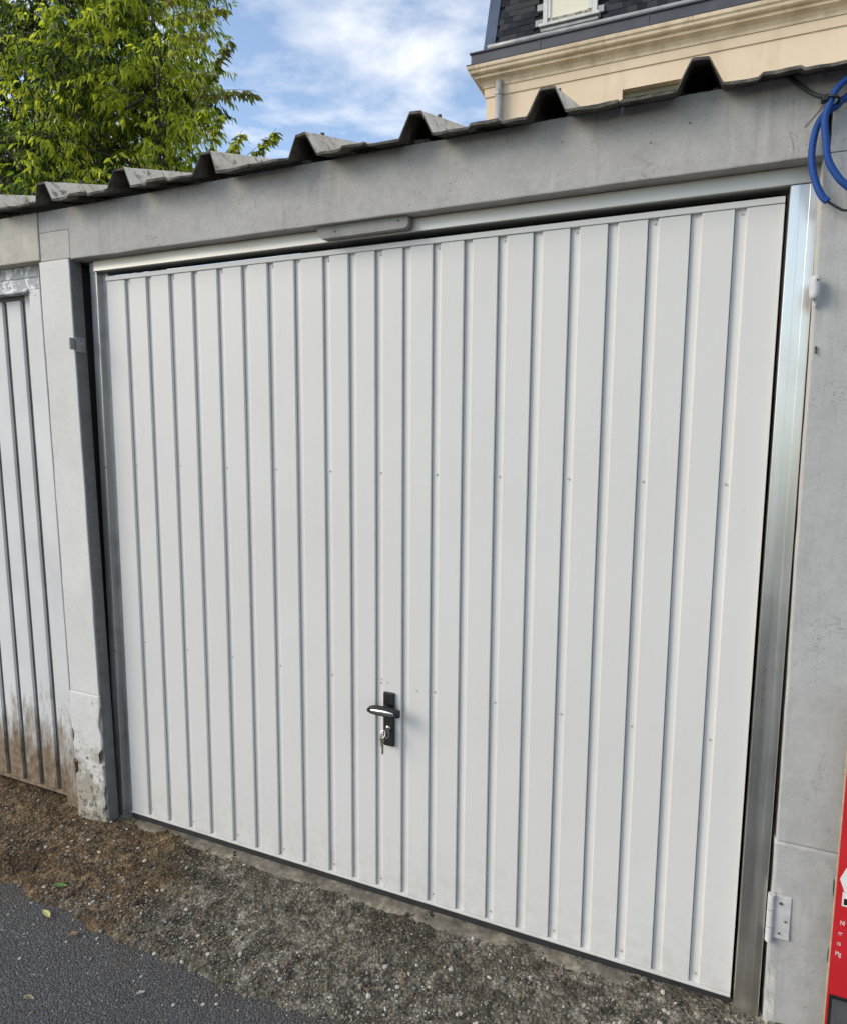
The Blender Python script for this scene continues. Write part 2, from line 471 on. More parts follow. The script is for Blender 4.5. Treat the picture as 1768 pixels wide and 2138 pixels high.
n = NT('worn_sill')
f = n.noise(18, 6, 0.7)
c = n.ramp(f, [(0.3, (0.075, 0.066, 0.052)), (0.52, (0.18, 0.158, 0.122)), (0.68, (0.34, 0.295, 0.22))])
n.bump(n.noise(50, 5, 0.7), 0.7, 0.006)
M['sill'] = n.fin(c, 0.95, 0, 0.2)
PEB = [mat_plain('pebble_%s' % k, c, 0.8, 0, 0.2, 60) for k, c in
       (('pale', (0.42, 0.39, 0.33)), ('grey', (0.17, 0.16, 0.145)), ('dark', (0.05, 0.045, 0.038)), ('brown', (0.15, 0.105, 0.06)))]


# ------------------------------------------------------------------ object helpers
def thing(name, label, cat, loc, group=None):
    o = bpy.data.objects.new(name, None)
    o.empty_display_size = 0.1
    COL.objects.link(o)
    o.location = loc
    o['label'] = label
    o['category'] = cat
    o['kind'] = 'thing'
    if group:
        o['group'] = group
    return o


def link(name, me, mat, parent=None):
    o = bpy.data.objects.new(name, me)
    COL.objects.link(o)
    if mat is not None and not me.materials:
        me.materials.append(mat)
    if parent is not None:
        o.parent = parent
        if parent.type == 'EMPTY':
            o.location = -parent.location
    return o


def share(src, parent, offset):
    """another object on the same mesh, moved by offset"""
    o = src.copy()
    COL.objects.link(o)
    o.parent = parent
    o.location = src.location + Vector(offset)
    return o


def from_bm(bm, name, mat, parent=None, smooth=False):
    me = bpy.data.meshes.new(name)
    bmesh.ops.recalc_face_normals(bm, faces=bm.faces)
    bm.to_mesh(me)
    bm.free()
    if smooth:
        for p in me.polygons:
            p.use_smooth = True
    return link(name, me, mat, parent)


def box_into(bm, x0, x1, y0, y1, z0, z1, bev=0.0, seg=2):
    r = bmesh.ops.create_cube(bm, size=1.0)
    vs = r['verts']
    for v in vs:
        v.co = Vector((x0 + (v.co.x + .5) * (x1 - x0), y0 + (v.co.y + .5) * (y1 - y0), z0 + (v.co.z + .5) * (z1 - z0)))
    if bev:
        es = list({e for v in vs for e in v.link_edges})
        bmesh.ops.bevel(bm, geom=es, offset=bev, segments=seg, affect='EDGES', profile=0.6)
    return vs


def box(name, b, mat, parent=None, bev=0.002, seg=2):
    bm = bmesh.new()
    box_into(bm, *b, bev=bev, seg=seg)
    return from_bm(bm, name, mat, parent)


def rough_box(name, b, mat, parent=None, step=0.03, amp=0.0015, bev=0.004, lean=0.0, zref=2.2, chips=0.0, dark_side=None):
    """a cast-concrete block: subdivided, its edges slightly rounded and uneven"""
    x0, x1, y0, y1, z0, z1 = b
    bm = bmesh.new()
    box_into(bm, *b, bev=bev, seg=2)
    for ax, (a, e) in enumerate(((x0, x1), (y0, y1), (z0, z1))):
        k = int((e - a) / step)
        k = min(k, 60)
        nrm = Vector((0, 0, 0)); nrm[ax] = 1
        for i in range(1, k + 1):
            co = Vector((0, 0, 0)); co[ax] = a + (e - a) * i / (k + 1)
            g = list(bm.verts) + list(bm.edges) + list(bm.faces)
            bmesh.ops.bisect_plane(bm, geom=g, plane_co=co, plane_no=nrm)
    cxm, cym = (x0 + x1) / 2, (y0 + y1) / 2
    for v in bm.verts:
        p = v.co.copy()
        d = noise.noise_vector(p * 7) * amp + noise.noise_vector(p * 33) * amp * 0.6
        if chips:
            ex = min(abs(p.x - x0), abs(p.x - x1)); ey = min(abs(p.y - y0), abs(p.y - y1))
            if ex < 0.012 and ey < 0.012:
                q = max(0, noise.noise(p * 14 + Vector((3, 1, 8))) - 0.12) * chips
                d += Vector((cxm - p.x, cym - p.y, 0)).normalized() * q
        v.co = p + d
        v.co.x += lean * (zref - p.z)
    return from_bm(bm, name, mat, parent)


def tube(name, pts, r, mat, parent=None, sides=10, per=8, closed=False, taper=None, caps=True):
    """a smooth tube along Catmull-Rom points"""
    P = [Vector(p) for p in pts]
    path = []
    for i in range(len(P) - 1):
        p0 = P[max(i - 1, 0)]; p1 = P[i]; p2 = P[i + 1]; p3 = P[min(i + 2, len(P) - 1)]
        for k in range(per):
            t = k / per
            path.append(0.5 * ((2 * p1) + (p2 - p0) * t + (2 * p0 - 5 * p1 + 4 * p2 - p3) * t * t + (3 * p1 - p0 - 3 * p2 + p3) * t ** 3))
    path.append(P[-1])
    bm = bmesh.new()
    tube_into(bm, path, r, sides, taper, caps)
    return from_bm(bm, name, mat, parent, True)


def tube_into(bm, path, r, sides=8, taper=None, caps=True):
    rings = []
    up = Vector((0.13, 0.9, 0.2))
    N = len(path)
    for i, p in enumerate(path):
        t = (path[min(i + 1, N - 1)] - path[max(i - 1, 0)]).normalized()
        a = t.cross(up)
        if a.length < 1e-4:
            a = t.cross(Vector((1, 0, 0)))
        a.normalize()
        b = t.cross(a).normalized()
        up = b.cross(t) * 1.0 if False else up
        rr = r if taper is None else r + (taper - r) * i / (N - 1)
        rings.append([bm.verts.new(p + (a * math.cos(2 * math.pi * k / sides) + b * math.sin(2 * math.pi * k / sides)) * rr) for k in range(sides)])
    for i in range(N - 1):
        for k in range(sides):
            bm.faces.new((rings[i][k], rings[i][(k + 1) % sides], rings[i + 1][(k + 1) % sides], rings[i + 1][k]))
    if caps:
        bm.faces.new(rings[0][::-1])
        bm.faces.new(rings[-1])


def cyl_into(bm, c, axis, r, h, sides=16, r2=None):
    """a closed cylinder centred at c"""
    a = Vector(axis).normalized()
    c = Vector(c)
    u = a.orthogonal().normalized()
    w = a.cross(u)
    r2 = r if r2 is None else r2
    R = []
    for s, rr in ((-0.5, r), (0.5, r2)):
        R.append([bm.verts.new(c + a * h * s + (u * math.cos(2 * math.pi * k / sides) + w * math.sin(2 * math.pi * k / sides)) * rr) for k in range(sides)])
    for k in range(sides):
        bm.faces.new((R[0][k], R[0][(k + 1) % sides], R[1][(k + 1) % sides], R[1][k]))
    bm.faces.new(R[0][::-1]); bm.faces.new(R[1])


def pydata(name, verts, faces, mat, parent=None, smooth=False):
    me = bpy.data.meshes.new(name)
    me.from_pydata(verts, [], faces)
    me.update()
    if smooth:
        me.polygons.foreach_set('use_smooth', [True] * len(me.polygons))
    return link(name, me, mat, parent)


def extrude_profile(name, prof, a0, a1, axis, mat, parent=None):
    """prof: closed list of 2-D points; axis 'x' (prof = y,z) or 'z' (prof = x,y)"""
    vs = []
    for a in (a0, a1):
        for p in prof:
            vs.append((a, p[0], p[1]) if axis == 'x' else (p[0], p[1], a))
    k = len(prof)
    fs = [(i, (i + 1) % k, k + (i + 1) % k, k + i) for i in range(k)]
    fs += [tuple(range(k))[::-1], tuple(range(k, 2 * k))]
    bm = bmesh.new()
    bv = [bm.verts.new(v) for v in vs]
    for f in fs:
        bm.faces.new([bv[i] for i in f])
    return from_bm(bm, name, mat, parent)


def smooth01(t):
    t = max(0.0, min(1.0, t))
    return t * t * (3 - 2 * t)


# ------------------------------------------------------------------ ground
EDGE = [(-3.2, -.43), (-1.7, -.44), (-1.25, -.45), (-1.076, -.466), (-.837, -.471), (-.633, -.482), (-.471, -.484),
        (-.232, -.484), (-.104, -.473), (.047, -.458), (.12, -.45), (.6, -.44), (2.4, -.43)]


def edge_y(x):
    for (a, b), (c, d) in zip(EDGE, EDGE[1:]):
        if x <= c:
            return b + (d - b) * (x - a) / (c - a)
    return EDGE[-1][1]


def apron_h(x, y, fine=True):
    p = Vector((x, y, 0))
    ye = edge_y(x) + 0.022 * noise.noise(p * 8) + 0.014 * noise.noise(p * 27) + 0.007 * noise.noise(p * 80)
    t = smooth01((y - ye) / 0.045)
    h = -0.014 + 0.030 * t + 0.026 * max(0, min(1, (y - ye) / 0.42)) * t
    h += 0.012 * smooth01((x - 0.55) / 0.6) * smooth01((y + 0.42) / 0.32) + 0.014 * smooth01((x - 1.16) / 0.05) * smooth01((y + 0.2) / 0.12)
    h += 0.016 * math.exp(-((x + 1.05) ** 2) / 0.05 - ((y + 0.13) ** 2) / 0.006)
    h += t * (0.007 * noise.noise(p * 6 + Vector((5, 2, 0))) + 0.005 * noise.noise(p * 17))
    if fine:
        q = p + noise.noise_vector(p * 11) * 0.02
        h += t * (0.0034 * noise.noise(q * 42) + 0.0046 * noise.noise(q * 110))
    return h


road = pydata('asphalt_road', [(-300, -300, 0), (300, -300, 0), (300, 300, 0), (-300, 300, 0)], [(0, 1, 2, 3)], M['asphalt'])
road['kind'] = 'structure'
xs = np.arange(-2.9, 2.001, 0.0075)
ys = np.concatenate([np.arange(-0.56, 0.10, 0.0075)])
V = [(float(x), float(y), apron_h(x, y)) for y in ys for x in xs]
nx = len(xs)
F = [(j * nx + i, j * nx + i + 1, (j + 1) * nx + i + 1, (j + 1) * nx + i) for j in range(len(ys) - 1) for i in range(nx - 1)]
apron = pydata('dirt_apron', V, F, M['apron'], None, True)
apron['kind'] = 'structure'

# worn concrete sill under the door
xs2 = np.arange(-1.165, 1.171, 0.012)
prof_y = [-0.062, -0.056, -0.046, -0.030, -0.010, 0.03, 0.14]
prof_z = [0.0, 0.032, 0.043, 0.0455, 0.0462, 0.0465, 0.0465]
V = []
for yy, zz in zip(prof_y, prof_z):
    for x in xs2:
        p = Vector((x, yy, 0))
        k = 1.0 if yy < 0 else 0.15
        V.append((float(x), yy + k * (0.010 * noise.noise(p * 7) + 0.004 * noise.noise(p * 38)), zz + (0 if zz == 0 else k * (0.004 * noise.noise(p * 12) + 0.0022 * noise.noise(p * 60)))))
nx = len(xs2)
F = [(j * nx + i, j * nx + i + 1, (j + 1) * nx + i + 1, (j + 1) * nx + i) for j in range(len(prof_y) - 1) for i in range(nx - 1)]
sill = pydata('door_sill', V, F, M['sill'], None, True)
sill['kind'] = 'structure'


# loose gravel: unevenly shaped stones, a stuff each for apron and road
def stones(name, spots, mats, weights):
    ico = bmesh.new()
    bmesh.ops.create_icosphere(ico, subdivisions=1, radius=1.0)
    bv = np.array([v.co[:] for v in ico.verts]); bf = np.array([[v.index for v in f.verts] for f in ico.faces])
    ico.free()
    rs = np.random.RandomState(5)
    VV, FF, MI = [], [], []
    k = 0
    for (x, y, z, r) in spots:
        s = np.array([1, rs.uniform(.6, 1), rs.uniform(.4, .75)]) * r
        v = bv * (1 + rs.uniform(-.22, .22, (len(bv), 1))) * s
        a = rs.uniform(0, 6.28); ca, sa = math.cos(a), math.sin(a)
        v = v @ np.array([[ca, sa, 0], [-sa, ca, 0], [0, 0, 1]]) + np.array([x, y, z + r * 0.2])
        VV.append(v); FF.append(bf + k); k += len(bv)
        MI += [rs.choice(len(mats), p=weights)] * len(bf)
    me = bpy.data.meshes.new(name)
    me.from_pydata(np.concatenate(VV).tolist(), [], np.concatenate(FF).tolist())
    for mm in mats:
        me.materials.append(mm)
    me.polygons.foreach_set('material_index', MI)
    o = link(name, me, None)
    o['kind'] = 'stuff'
    return o


sp = []
while len(sp) < 19000:
    x = rnd.uniform(-2.5, 1.5); y = rnd.uniform(-0.5, -0.03)
    if noise.noise(Vector((x * 2.5, y * 4, 3))) + .5 * noise.noise(Vector((x * 7, y * 11, 8))) < rnd.uniform(-0.55, 0.40):
        continue
    if y < edge_y(x) + 0.01:
        continue
    if rnd.random() > 1.2 - 1.4 * (y + 0.5) / 0.5 * (0.3 if x > 0.5 else 0.8):
        continue
    r = min(0.0085, 0.0015 * rnd.paretovariate(2.5))
    sp.append((x, y, apron_h(x, y), r))
stones('apron_gravel', sp, PEB, [0.15, 0.32, 0.27, 0.26])
sp = []
for _ in range(4200):
    x = rnd.uniform(-2.4, 1.0); y = rnd.uniform(-1.6, -0.4)
    if y > edge_y(x) + 0.03:
        continue
    if rnd.random() < 0.5 and y < edge_y(x) - 0.12:
        continue
    sp.append((x, y, 0.0, min(0.0062, 0.0013 * rnd.paretovariate(2.3))))
stones('road_grit', sp, PEB, [0.60, 0.30, 0.04, 0.06])

# dry stalks and chaff blown against the garages
bm = bmesh.new()
rs_ = random.Random(41)
k = 0
while k < 620:
    x = rs_.uniform(-2.3, 1.4); y = rs_.uniform(-.70, -.05)
    on_road = y < edge_y(x)
    if on_road and rs_.random() < .8:
        continue
    z = .002 if on_road else apron_h(x, y) + .002
    L = rs_.uniform(.006, .022); a = rs_.uniform(0, 6.28); bend = rs_.uniform(-1.6, 1.6)
    p = Vector((x, y, z)); path = [p]
    for q in range(4):
        p = p + Vector((math.cos(a), math.sin(a), rs_.uniform(-.1, .22))) * L / 4
        path.append(p); a += bend / 4
    tube_into(bm, path, rs_.uniform(.0004, .0009), 4, .0003)
    k += 1
chaff = from_bm(bm, 'dry_chaff', mat_plain('dry_straw', (0.36, 0.32, 0.23), 0.8, 0, 0.35, 30))
chaff['kind'] = 'stuff'

# ------------------------------------------------------------------ garage building
G = thing('garage_building', 'grey concrete lock-up garage row with corrugated sheet roof', 'garage', (0, 0, 0))
LEAN = 0.0195
# main lintel: the notches beside the pillar heads are left open so the heads fill them
def cut(o, boxes):
    """saw notches out of a block"""
    for b in boxes:
        bm = bmesh.new(); box_into(bm, *b)
        me = bpy.data.meshes.new('notch'); bm.to_mesh(me); bm.free()
        c = bpy.data.objects.new('notch', me); COL.objects.link(c)
        md = o.modifiers.new('notch', 'BOOLEAN'); md.object = c; md.operation = 'DIFFERENCE'; md.solver = 'EXACT'
        bpy.context.view_layer.update()
        dg = bpy.context.evaluated_depsgraph_get()
        nm = bpy.data.meshes.new_from_object(o.evaluated_get(dg))
        o.modifiers.clear()
        o.data = nm
        bpy.data.objects.remove(c, do_unlink=True)
    return o


cut(rough_box('lintel', (-1.3475, 1.324, -.07, .12, 2.222, 2.402), M['lintel'], G, 0.045, 0.0016, 0.004),
    [(-1.40, -1.1915, -.2, .2, 2.1, 2.3275), (1.164, 1.40, -.2, .2, 2.1, 2.3275)])
rough_box('lintel', (-3.6, -1.3495, -.074, .12, 2.231, 2.402), M['lintel_old'], G, 0.06, 0.0018, 0.005)
rough_box('lintel', (1.3245, 3.4, -.07, .12, 2.222, 2.402), M['lintel'], G, 0.06, 0.0016, 0.005)


def pillar(x0, x1, mat_up, mat_low, lean, zb, y_back, leany=0.0):
    p = rough_box('pillar', (x0, x1, -.0695, y_back, 0.575, 2.2255), M[mat_up], G, 0.05, 0.0014, 0.003, lean, 2.2)
    c = rough_box('pillar_head', (x0 + .011, x1 + .0085 if lean > .01 else x1, -.0697, .12, 2.2265, 2.3265), M['head_old'] if mat_up == 'pillar_white' else M['pillar_grey'], p, 0.05, 0.001, 0.002)
    b = rough_box('pillar_base', (x0 - .003, x1 + .004, -.0735, y_back, zb, 0.5735), M[mat_low], p, 0.022, 0.002, 0.006, lean, 2.2, 0.14 if mat_low == 'pillar_base' else 0.03)
    if leany:
        for o in (p, b):
            for v in o.data.vertices:
                v.co.y += leany * (2.2 - v.co.z)
    return p
PL = pillar(-1.358, -1.203, 'pillar_white', 'pillar_base', LEAN, -0.02, -.019)
PR = pillar(1.1655, 1.312, 'pillar_grey', 'pillar_grey', 0.0078, 0.0, .08, .0195)
# return of the left pillar towards the door, its shade painted in dark grey
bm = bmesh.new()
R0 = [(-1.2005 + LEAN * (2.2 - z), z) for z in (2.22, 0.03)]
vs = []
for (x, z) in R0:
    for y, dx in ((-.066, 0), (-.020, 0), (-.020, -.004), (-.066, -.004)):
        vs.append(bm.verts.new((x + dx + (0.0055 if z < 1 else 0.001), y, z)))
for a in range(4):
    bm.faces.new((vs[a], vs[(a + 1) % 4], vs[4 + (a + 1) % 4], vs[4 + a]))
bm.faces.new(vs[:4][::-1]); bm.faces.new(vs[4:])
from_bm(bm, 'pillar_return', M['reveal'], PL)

# shell behind: dark inside
for b in ((-3.55, 3.4, 5.0, 5.15, 0, 3.85), (-3.65, -3.551, .0, 5.0, 0, 2.39), (3.25, 3.4, .13, 5.0, 0, 2.39),
          (-1.34, -1.216, -.017, 5.0, 0, 2.21), (1.21, 1.30, .15, 5.0, 0, 2.40)):
    box('inner_wall', b, M['interior'], G, 0.0)
box('floor_slab', (-3.5, 3.2, .145, 5.0, 0.005, 0.03), M['interior'], G, 0.0)
# third bay: closed dark leaf
box('closed_leaf', (1.318, 3.2, .03, .06, 0.03, 2.21), M['interior'], G, 0.0)

# small plate hung below the lintel (rounded lower corners)
prof = []
for (x, z, r, q) in ((-.138, 2.187, .022, 2), (.142, 2.187, .012, 3)):
    pass
out = [(-.160, 2.2212), (-.160, 2.210)]
for k in range(7):
    a = math.pi + k / 6 * math.pi / 2
    out.append((-.138 + .022 * math.cos(a), 2.208 + .022 * math.sin(a)))
for k in range(7):
    a = -math.pi / 2 + k / 6 * math.pi / 2
    out.append((.128 + .014 * math.cos(a), 2.202 + .014 * math.sin(a)))
out += [(.142, 2.221)]
bm = bmesh.new()
fr = [bm.verts.new((x, -.052, z)) for x, z in out]
bk = [bm.verts.new((x, -.030, z)) for x, z in out]
k = len(out)
bm.faces.new(fr); bm.faces.new(bk[::-1])
for i in range(k):
    bm.faces.new((fr[i], fr[(i + 1) % k], bk[(i + 1) % k], bk[i]))
tab = from_bm(bm, 'lintel_plate', M['plate_grey'], G)
for x, z in ((-.098, 2.203), (.112, 2.210)):
    bm = bmesh.new(); cyl_into(bm, (x, -.0523, z), (0, 1, 0), .0025, .003, 8)
    from_bm(bm, 'screw', M['rust'], tab)


# roof sheets, rising to the back
RIDGES = [-1.231 - 0.357 * k for k in (3, 2, 1)] + [-1.231, -.869, -.511, -.158, .2015, .554, .901] + [.901 + .355 * k for k in range(1, 5)]


def roof_z0(x):
    return 2.3955 - 0.0115 * x


def sheet(x0, x1, seed):
    pts = [(x0, 0.0)]
    hv = random.Random(int(seed * 10) + 3)
    for r in RIDGES:
        if x0 < r < x1:
            for dx, dz in ((-.052, 0), (-.047, .002), (-.020, .058), (-.016, .061), (.016, .061), (.020, .058), (.047, .002), (.052, 0)):
                pts.append((r + dx * hv.uniform(.95, 1.06), dz * hv.uniform(.97, 1.03)))
            mid = r + .175 + hv.uniform(-.02, .02)
            if mid + .05 < x1:
                for dx, dz in ((-.045, 0), (-.036, .007), (.036, .007), (.045, 0)):
                    pts.append((mid + dx, dz))
    pts.append((x1, 0.0))
    P2 = []
    for a, b in zip(pts, pts[1:]):
        k = max(1, int((b[0] - a[0]) / .02))
        for i in range(k):
            P2.append((a[0] + (b[0] - a[0]) * i / k, a[1] + (b[1] - a[1]) * i / k))
    P2.append(pts[-1])
    rows = [-.137, -.130, -.118, -.09, -.06, 0.0, .08, .3, 1.2, 5.3]
    bm = bmesh.new()
    grid = []
    for top in (True, False):
        g = []
        for y in rows:
            line = []
            for (x, dz) in P2:
                yy = y
                if y < -.125:
                    yy += 0.014 * noise.noise(Vector((x * 14, seed, 0))) + 0.012 * noise.noise(Vector((x * 55, seed, 1)))
                z = roof_z0(x) + dz + (yy + .135) * .294 + (0 if top else -.0065 - .006 * max(0, noise.noise(Vector((x * 11, seed, 4))))) + 0.0018 * noise.noise(Vector((x * 9, y * 3, seed))) + (0.0022 * noise.noise(Vector((x * 45, y * 30, seed))) if y < -.05 else 0)
                line.append(bm.verts.new((x, yy, z)))
            g.append(line)
        grid.append(g)
    nr, nc = len(rows), len(P2)
    for g in grid:
        for j in range(nr - 1):
            for i in range(nc - 1):
                bm.faces.new((g[j][i], g[j][i + 1], g[j + 1][i + 1], g[j + 1][i]))
    t, b = grid
    for i in range(nc - 1):
        bm.faces.new((t[0][i], b[0][i], b[0][i + 1], t[0][i + 1]))
        bm.faces.new((t[-1][i], t[-1][i + 1], b[-1][i + 1], b[-1][i]))
    for j in range(nr - 1):
        bm.faces.new((t[j][0], t[j + 1][0], b[j + 1][0], b[j][0]))
        bm.faces.new((t[j][-1], b[j][-1], b[j + 1][-1], t[j + 1][-1]))
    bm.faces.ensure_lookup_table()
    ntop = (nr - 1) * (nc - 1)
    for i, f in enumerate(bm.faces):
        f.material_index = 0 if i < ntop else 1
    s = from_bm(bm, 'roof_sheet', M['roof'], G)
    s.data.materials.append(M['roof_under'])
    for r in RIDGES:
        if x0 < r < x1:
            bm = bmesh.new()
            yb = .0 + .025 * math.sin(r * 9)
            zt = roof_z0(r) + .058 + (yb + .135) * .294
            cyl_into(bm, (r, yb, zt + .003), (0, -.28, 1), .011, .004, 12)
            cyl_into(bm, (r + .004, yb, zt + .008), (0.1, -.28, 1), .006, .012, 6)
            from_bm(bm, 'roof_bolt', M['rust'], s)
    return s


for k, (a, b) in enumerate(((-3.7, -2.482), (-2.478, -1.412), (-1.408, -.337), (-.333, .724), (.728, 1.80), (1.804, 2.6))):
    sheet(a, b, k * 7.3)


bm = bmesh.new()
rl = random.Random(21)
for k in range(70):
    x = rl.uniform(-2.6, 1.5)
    c0 = Vector((x, rl.uniform(-.072, -.050), 2.403 + rl.uniform(-.001, .004)))
    rr = rl.uniform(.004, .012)
    r_ = bmesh.ops.create_icosphere(bm, subdivisions=1, radius=1.0)
    for v in r_['verts']:
        v.co = c0 + Vector((v.co.x * rr * rl.uniform(1, 2.2), v.co.y * rr, v.co.z * rr * rl.uniform(.4, .8))) + noise.noise_vector(v.co * 3 + c0 * 40) * .003
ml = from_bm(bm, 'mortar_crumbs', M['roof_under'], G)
ml['kind'] = 'stuff'

# hinges left over from older doors
def hinge_plate():
    h = box('hinge', (1.1815, 1.2209, -.0425, -.0385, .311, .4295), M['hinge'], G, .0008)
    for i, (z0, z1) in enumerate(((.390, .431), (.3425, .3870), (.300, .3395))):
        bm = bmesh.new()
        cyl_into(bm, (1.1750, -.0445, (z0 + z1) / 2), (0, 0, 1), .0084, z1 - z0, 20)
        from_bm(bm, 'knuckle', M['hinge'], h)
    for x, z in ((1.197, .410), (1.1975, .327), (1.2097, .363)):
        bm = bmesh.new()
        cyl_into(bm, (x, -.0447, z), (0, 1, 0), .0036 if z > .4 else .0024, .0022, 10)
        from_bm(bm, 'screw', M['rust'], h)
hinge_plate()
bm = bmesh.new()
for dz, r in ((-.026, .006), (-.02, .0105), (.02, .0105), (.026, .006)):
    pass
rings = []
for dz, r in ((-.028, .004), (-.024, .009), (-.016, .0112), (.016, .0112), (.022, .0105), (.025, .006)):
    rings.append([bm.verts.new((1.164 + r * math.cos(a * math.pi / 8), -.083 + r * math.sin(a * math.pi / 8), 1.936 + dz)) for a in range(16)])
for a, b in zip(rings, rings[1:]):
    for k in range(16):
        bm.faces.new((a[k], a[(k + 1) % 16], b[(k + 1) % 16], b[k]))
bm.faces.new(rings[0][::-1]); bm.faces.new(rings[-1])
hk = from_bm(bm, 'hinge', M['hinge'], G, True)
box('pin', (1.1635, 1.1695, -.0735, -.068, 1.895, 1.914), M['hinge'], hk, .001)
bm = bmesh.new(); cyl_into(bm, (1.1675, -.0938, 1.950), (0.2, 1, 0), .0022, .003, 8)
from_bm(bm, 'screw', M['rust'], hk)
lh = box('hinge', (-1.2025, -1.1935, -.084, -.0705, 1.901, 1.942), M['hinge_dark'], G, .003)
bm = bmesh.new(); cyl_into(bm, (-1.1975, -.083, 1.9215), (0, 0, 1), .006, .041, 14)
from_bm(bm, 'knuckle', M['hinge_dark'], lh)
box('hinge_leaf', (-1.1925, -1.1885, -.068, -.03, 1.893, 1.947), M['hinge_dark'], lh, .001)
bm = bmesh.new(); cyl_into(bm, (-1.1885, -.048, 1.935), (1, 0, 0), .003, .003, 8)
from_bm(bm, 'screw', M['rust'], lh)
bm = bmesh.new(); cyl_into(bm, (1.1775, -.0645, 1.805), (0, 1, 0), .0025, .006, 8)
cyl_into(bm, (1.1775, -.0655, 1.797), (0, .3, 1), .002, .014, 6)
from_bm(bm, 'nail', M['rust'], PR)

# ------------------------------------------------------------------ aluminium frame
FR = thing('door_frame', 'bare aluminium frame around the wide white garage door', 'door frame', (0, -.02, .045))
box('frame_header', (-1.1345, 1.1675, -.0235, .05, 2.1835, 2.2215), M['alu_header'], FR, .0015)


def jamb(xs_, z0, z1, mat='alu'):
    prof = [(x, y) for x, y in xs_] + [(xs_[-1][0], .05), (xs_[0][0], .05)]
    return extrude_profile('frame_jamb', prof, z0, z1, 'z', M[mat], FR)
jamb([(-1.173, .010), (-1.173, -.006), (-1.1365, -.006), (-1.1345, -.014), (-1.1335, -.0155), (-1.1305, -.0155), (-1.1295, -.014), (-1.1285, .012), (-1.1065, .014)], .042, 2.182, 'alu_shaded')
box('header_end_shaded', (-1.173, -1.1355, -.008, .05, 2.1825, 2.2215), M['alu_shaded'], FR, .001)  # shadowed left end of the header, its shade put into darker metal
jamb([(1.1075, -.0185), (1.109, -.02), (1.128, -.0202), (1.1285, -.0194), (1.1475, -.0194), (1.148, -.0202), (1.1655, -.02), (1.167, -.0185)], .040, 2.182)
for x, z in ((-1.1315, 1.467), (-1.1315, .745)):
    bm = bmesh.new(); cyl_into(bm, (x + .0, -.0157, z), (0, 1, 0), .003, .003, 8)
    from_bm(bm, 'screw', M['rust'], FR)

# ------------------------------------------------------------------ the white garage door
D_ = thing('garage_door', 'wide white ribbed garage door with black handle in its middle', 'garage door', (0, 0, .07), 'ribbed garage doors')
GRO = [-1.011, -.909, -.803, -.700, -.592, -.489, -.386, -.283, -.176, -.084, .008, .101, .197, .294, .394, .494, .594, .6925, .792, .893, .993]
GW = .0245
DEP = .0082
ZB, ZT = .080, 2.150
edges = [(-1.1 - GW, None)]
starts = [-1.100] + [g + GW for g in GRO]
ends = GRO + [1.100]
bm = bmesh.new()
box_into(bm, -1.0985, 1.0985, .022, .034, .074, 2.164)
for g in GRO:                                   # floor of each groove, a little deeper on its left
    q = [bm.verts.new(p) for z in (.076, 2.162) for p in ((g + .0015, DEP + .0022, z), (g + .005, DEP + .0017, z), (g + GW + .001, DEP - .0004, z), (g + GW + .001, .0215, z), (g + .0015, .0215, z))]
    for i in range(5):
        bm.faces.new((q[i], q[(i + 1) % 5], q[5 + (i + 1) % 5], q[5 + i]))
    bm.faces.new(q[:5][::-1]); bm.faces.new(q[5:])
from_bm(bm, 'backing_sheet', M['door'], D_)
for i, (a, b) in enumerate(zip(starts, ends)):
    first, last = i == 0, i == len(starts) - 1
    s1, s2 = .0026, .0009
    pl = [(a, DEP)] if not first else [(a, DEP + .01)]
    pl += [(a + s1 * .55, .0014), (a + s1, .0003), (a + s1 + .0012, 0.0), (b - s2 - .0010, 0.0), (b - s2, .0003), (b - s2 * .3, .0014), (b, DEP + .0023)]
    if last:
        pl[-1] = (b, DEP + .01)
    zt_bits = [ZB, ZB + .3, .8, 1.478, 1.9, ZT]
    bm = bmesh.new()
    rows = []
    for z in zt_bits:
        rows.append([bm.verts.new((x, y - .0006 * math.sin(z * 2.1 + i * 1.7) * (1 if y < .001 else 0), z)) for x, y in pl])
    for r0, r1 in zip(rows, rows[1:]):
        for k in range(len(pl) - 1):
            bm.faces.new((r0[k], r0[k + 1], r1[k + 1], r1[k]))
    for r, rev in ((rows[0], True), (rows[-1], False)):
        vv = r if not rev else r[::-1]
        bm.faces.new(vv)
    from_bm(bm, 'panel', M['door'], D_)
box('top_rail', (-1.1, 1.0995, -.0035, .0115, 2.151, 2.1667), M['door'], D_, .0018)
box('bottom_rail', (-1.1, 1.0995, -.003, .0115, .0695, .0785), M['door'], D_, .0015)
box('bottom_seal', (-1.098, 1.098, .000, .026, .0465, .0690), M['rubber'], D_, .001)
riv = None
bm = bmesh.new()
cyl_into(bm, (0, 0, 0), (0, 1, 0), .0028, .0022, 10, .0032)
me_riv = bpy.data.meshes.new('rivet')
bmesh.ops.recalc_face_normals(bm, faces=bm.faces)
bm.to_mesh(me_riv); bm.free()
for k, g in enumerate(GRO):
    if k % 2 == 0:
        for z in (2.139, 1.479, .792, .103):
            o = link('rivet', me_riv, M['rivet'], D_)
            o.location = Vector((g + .0165, DEP - .0015, z)) - D_.location
for x, z in ((.0535, .80), (.0555, .62), (.028, .806), (.155, .79)):
    o = link('rivet', me_riv, M['rivet'], D_)
    o.location = Vector((x, -.0005 if not (.008 < x < .035) else DEP - .0015, z)) - D_.location

# handle
bm = bmesh.new()
box_into(bm, .0415, .0805, -.011, .0, .590, .771, .005, 3)
plate = from_bm(bm, 'handle', M['black'], D_)
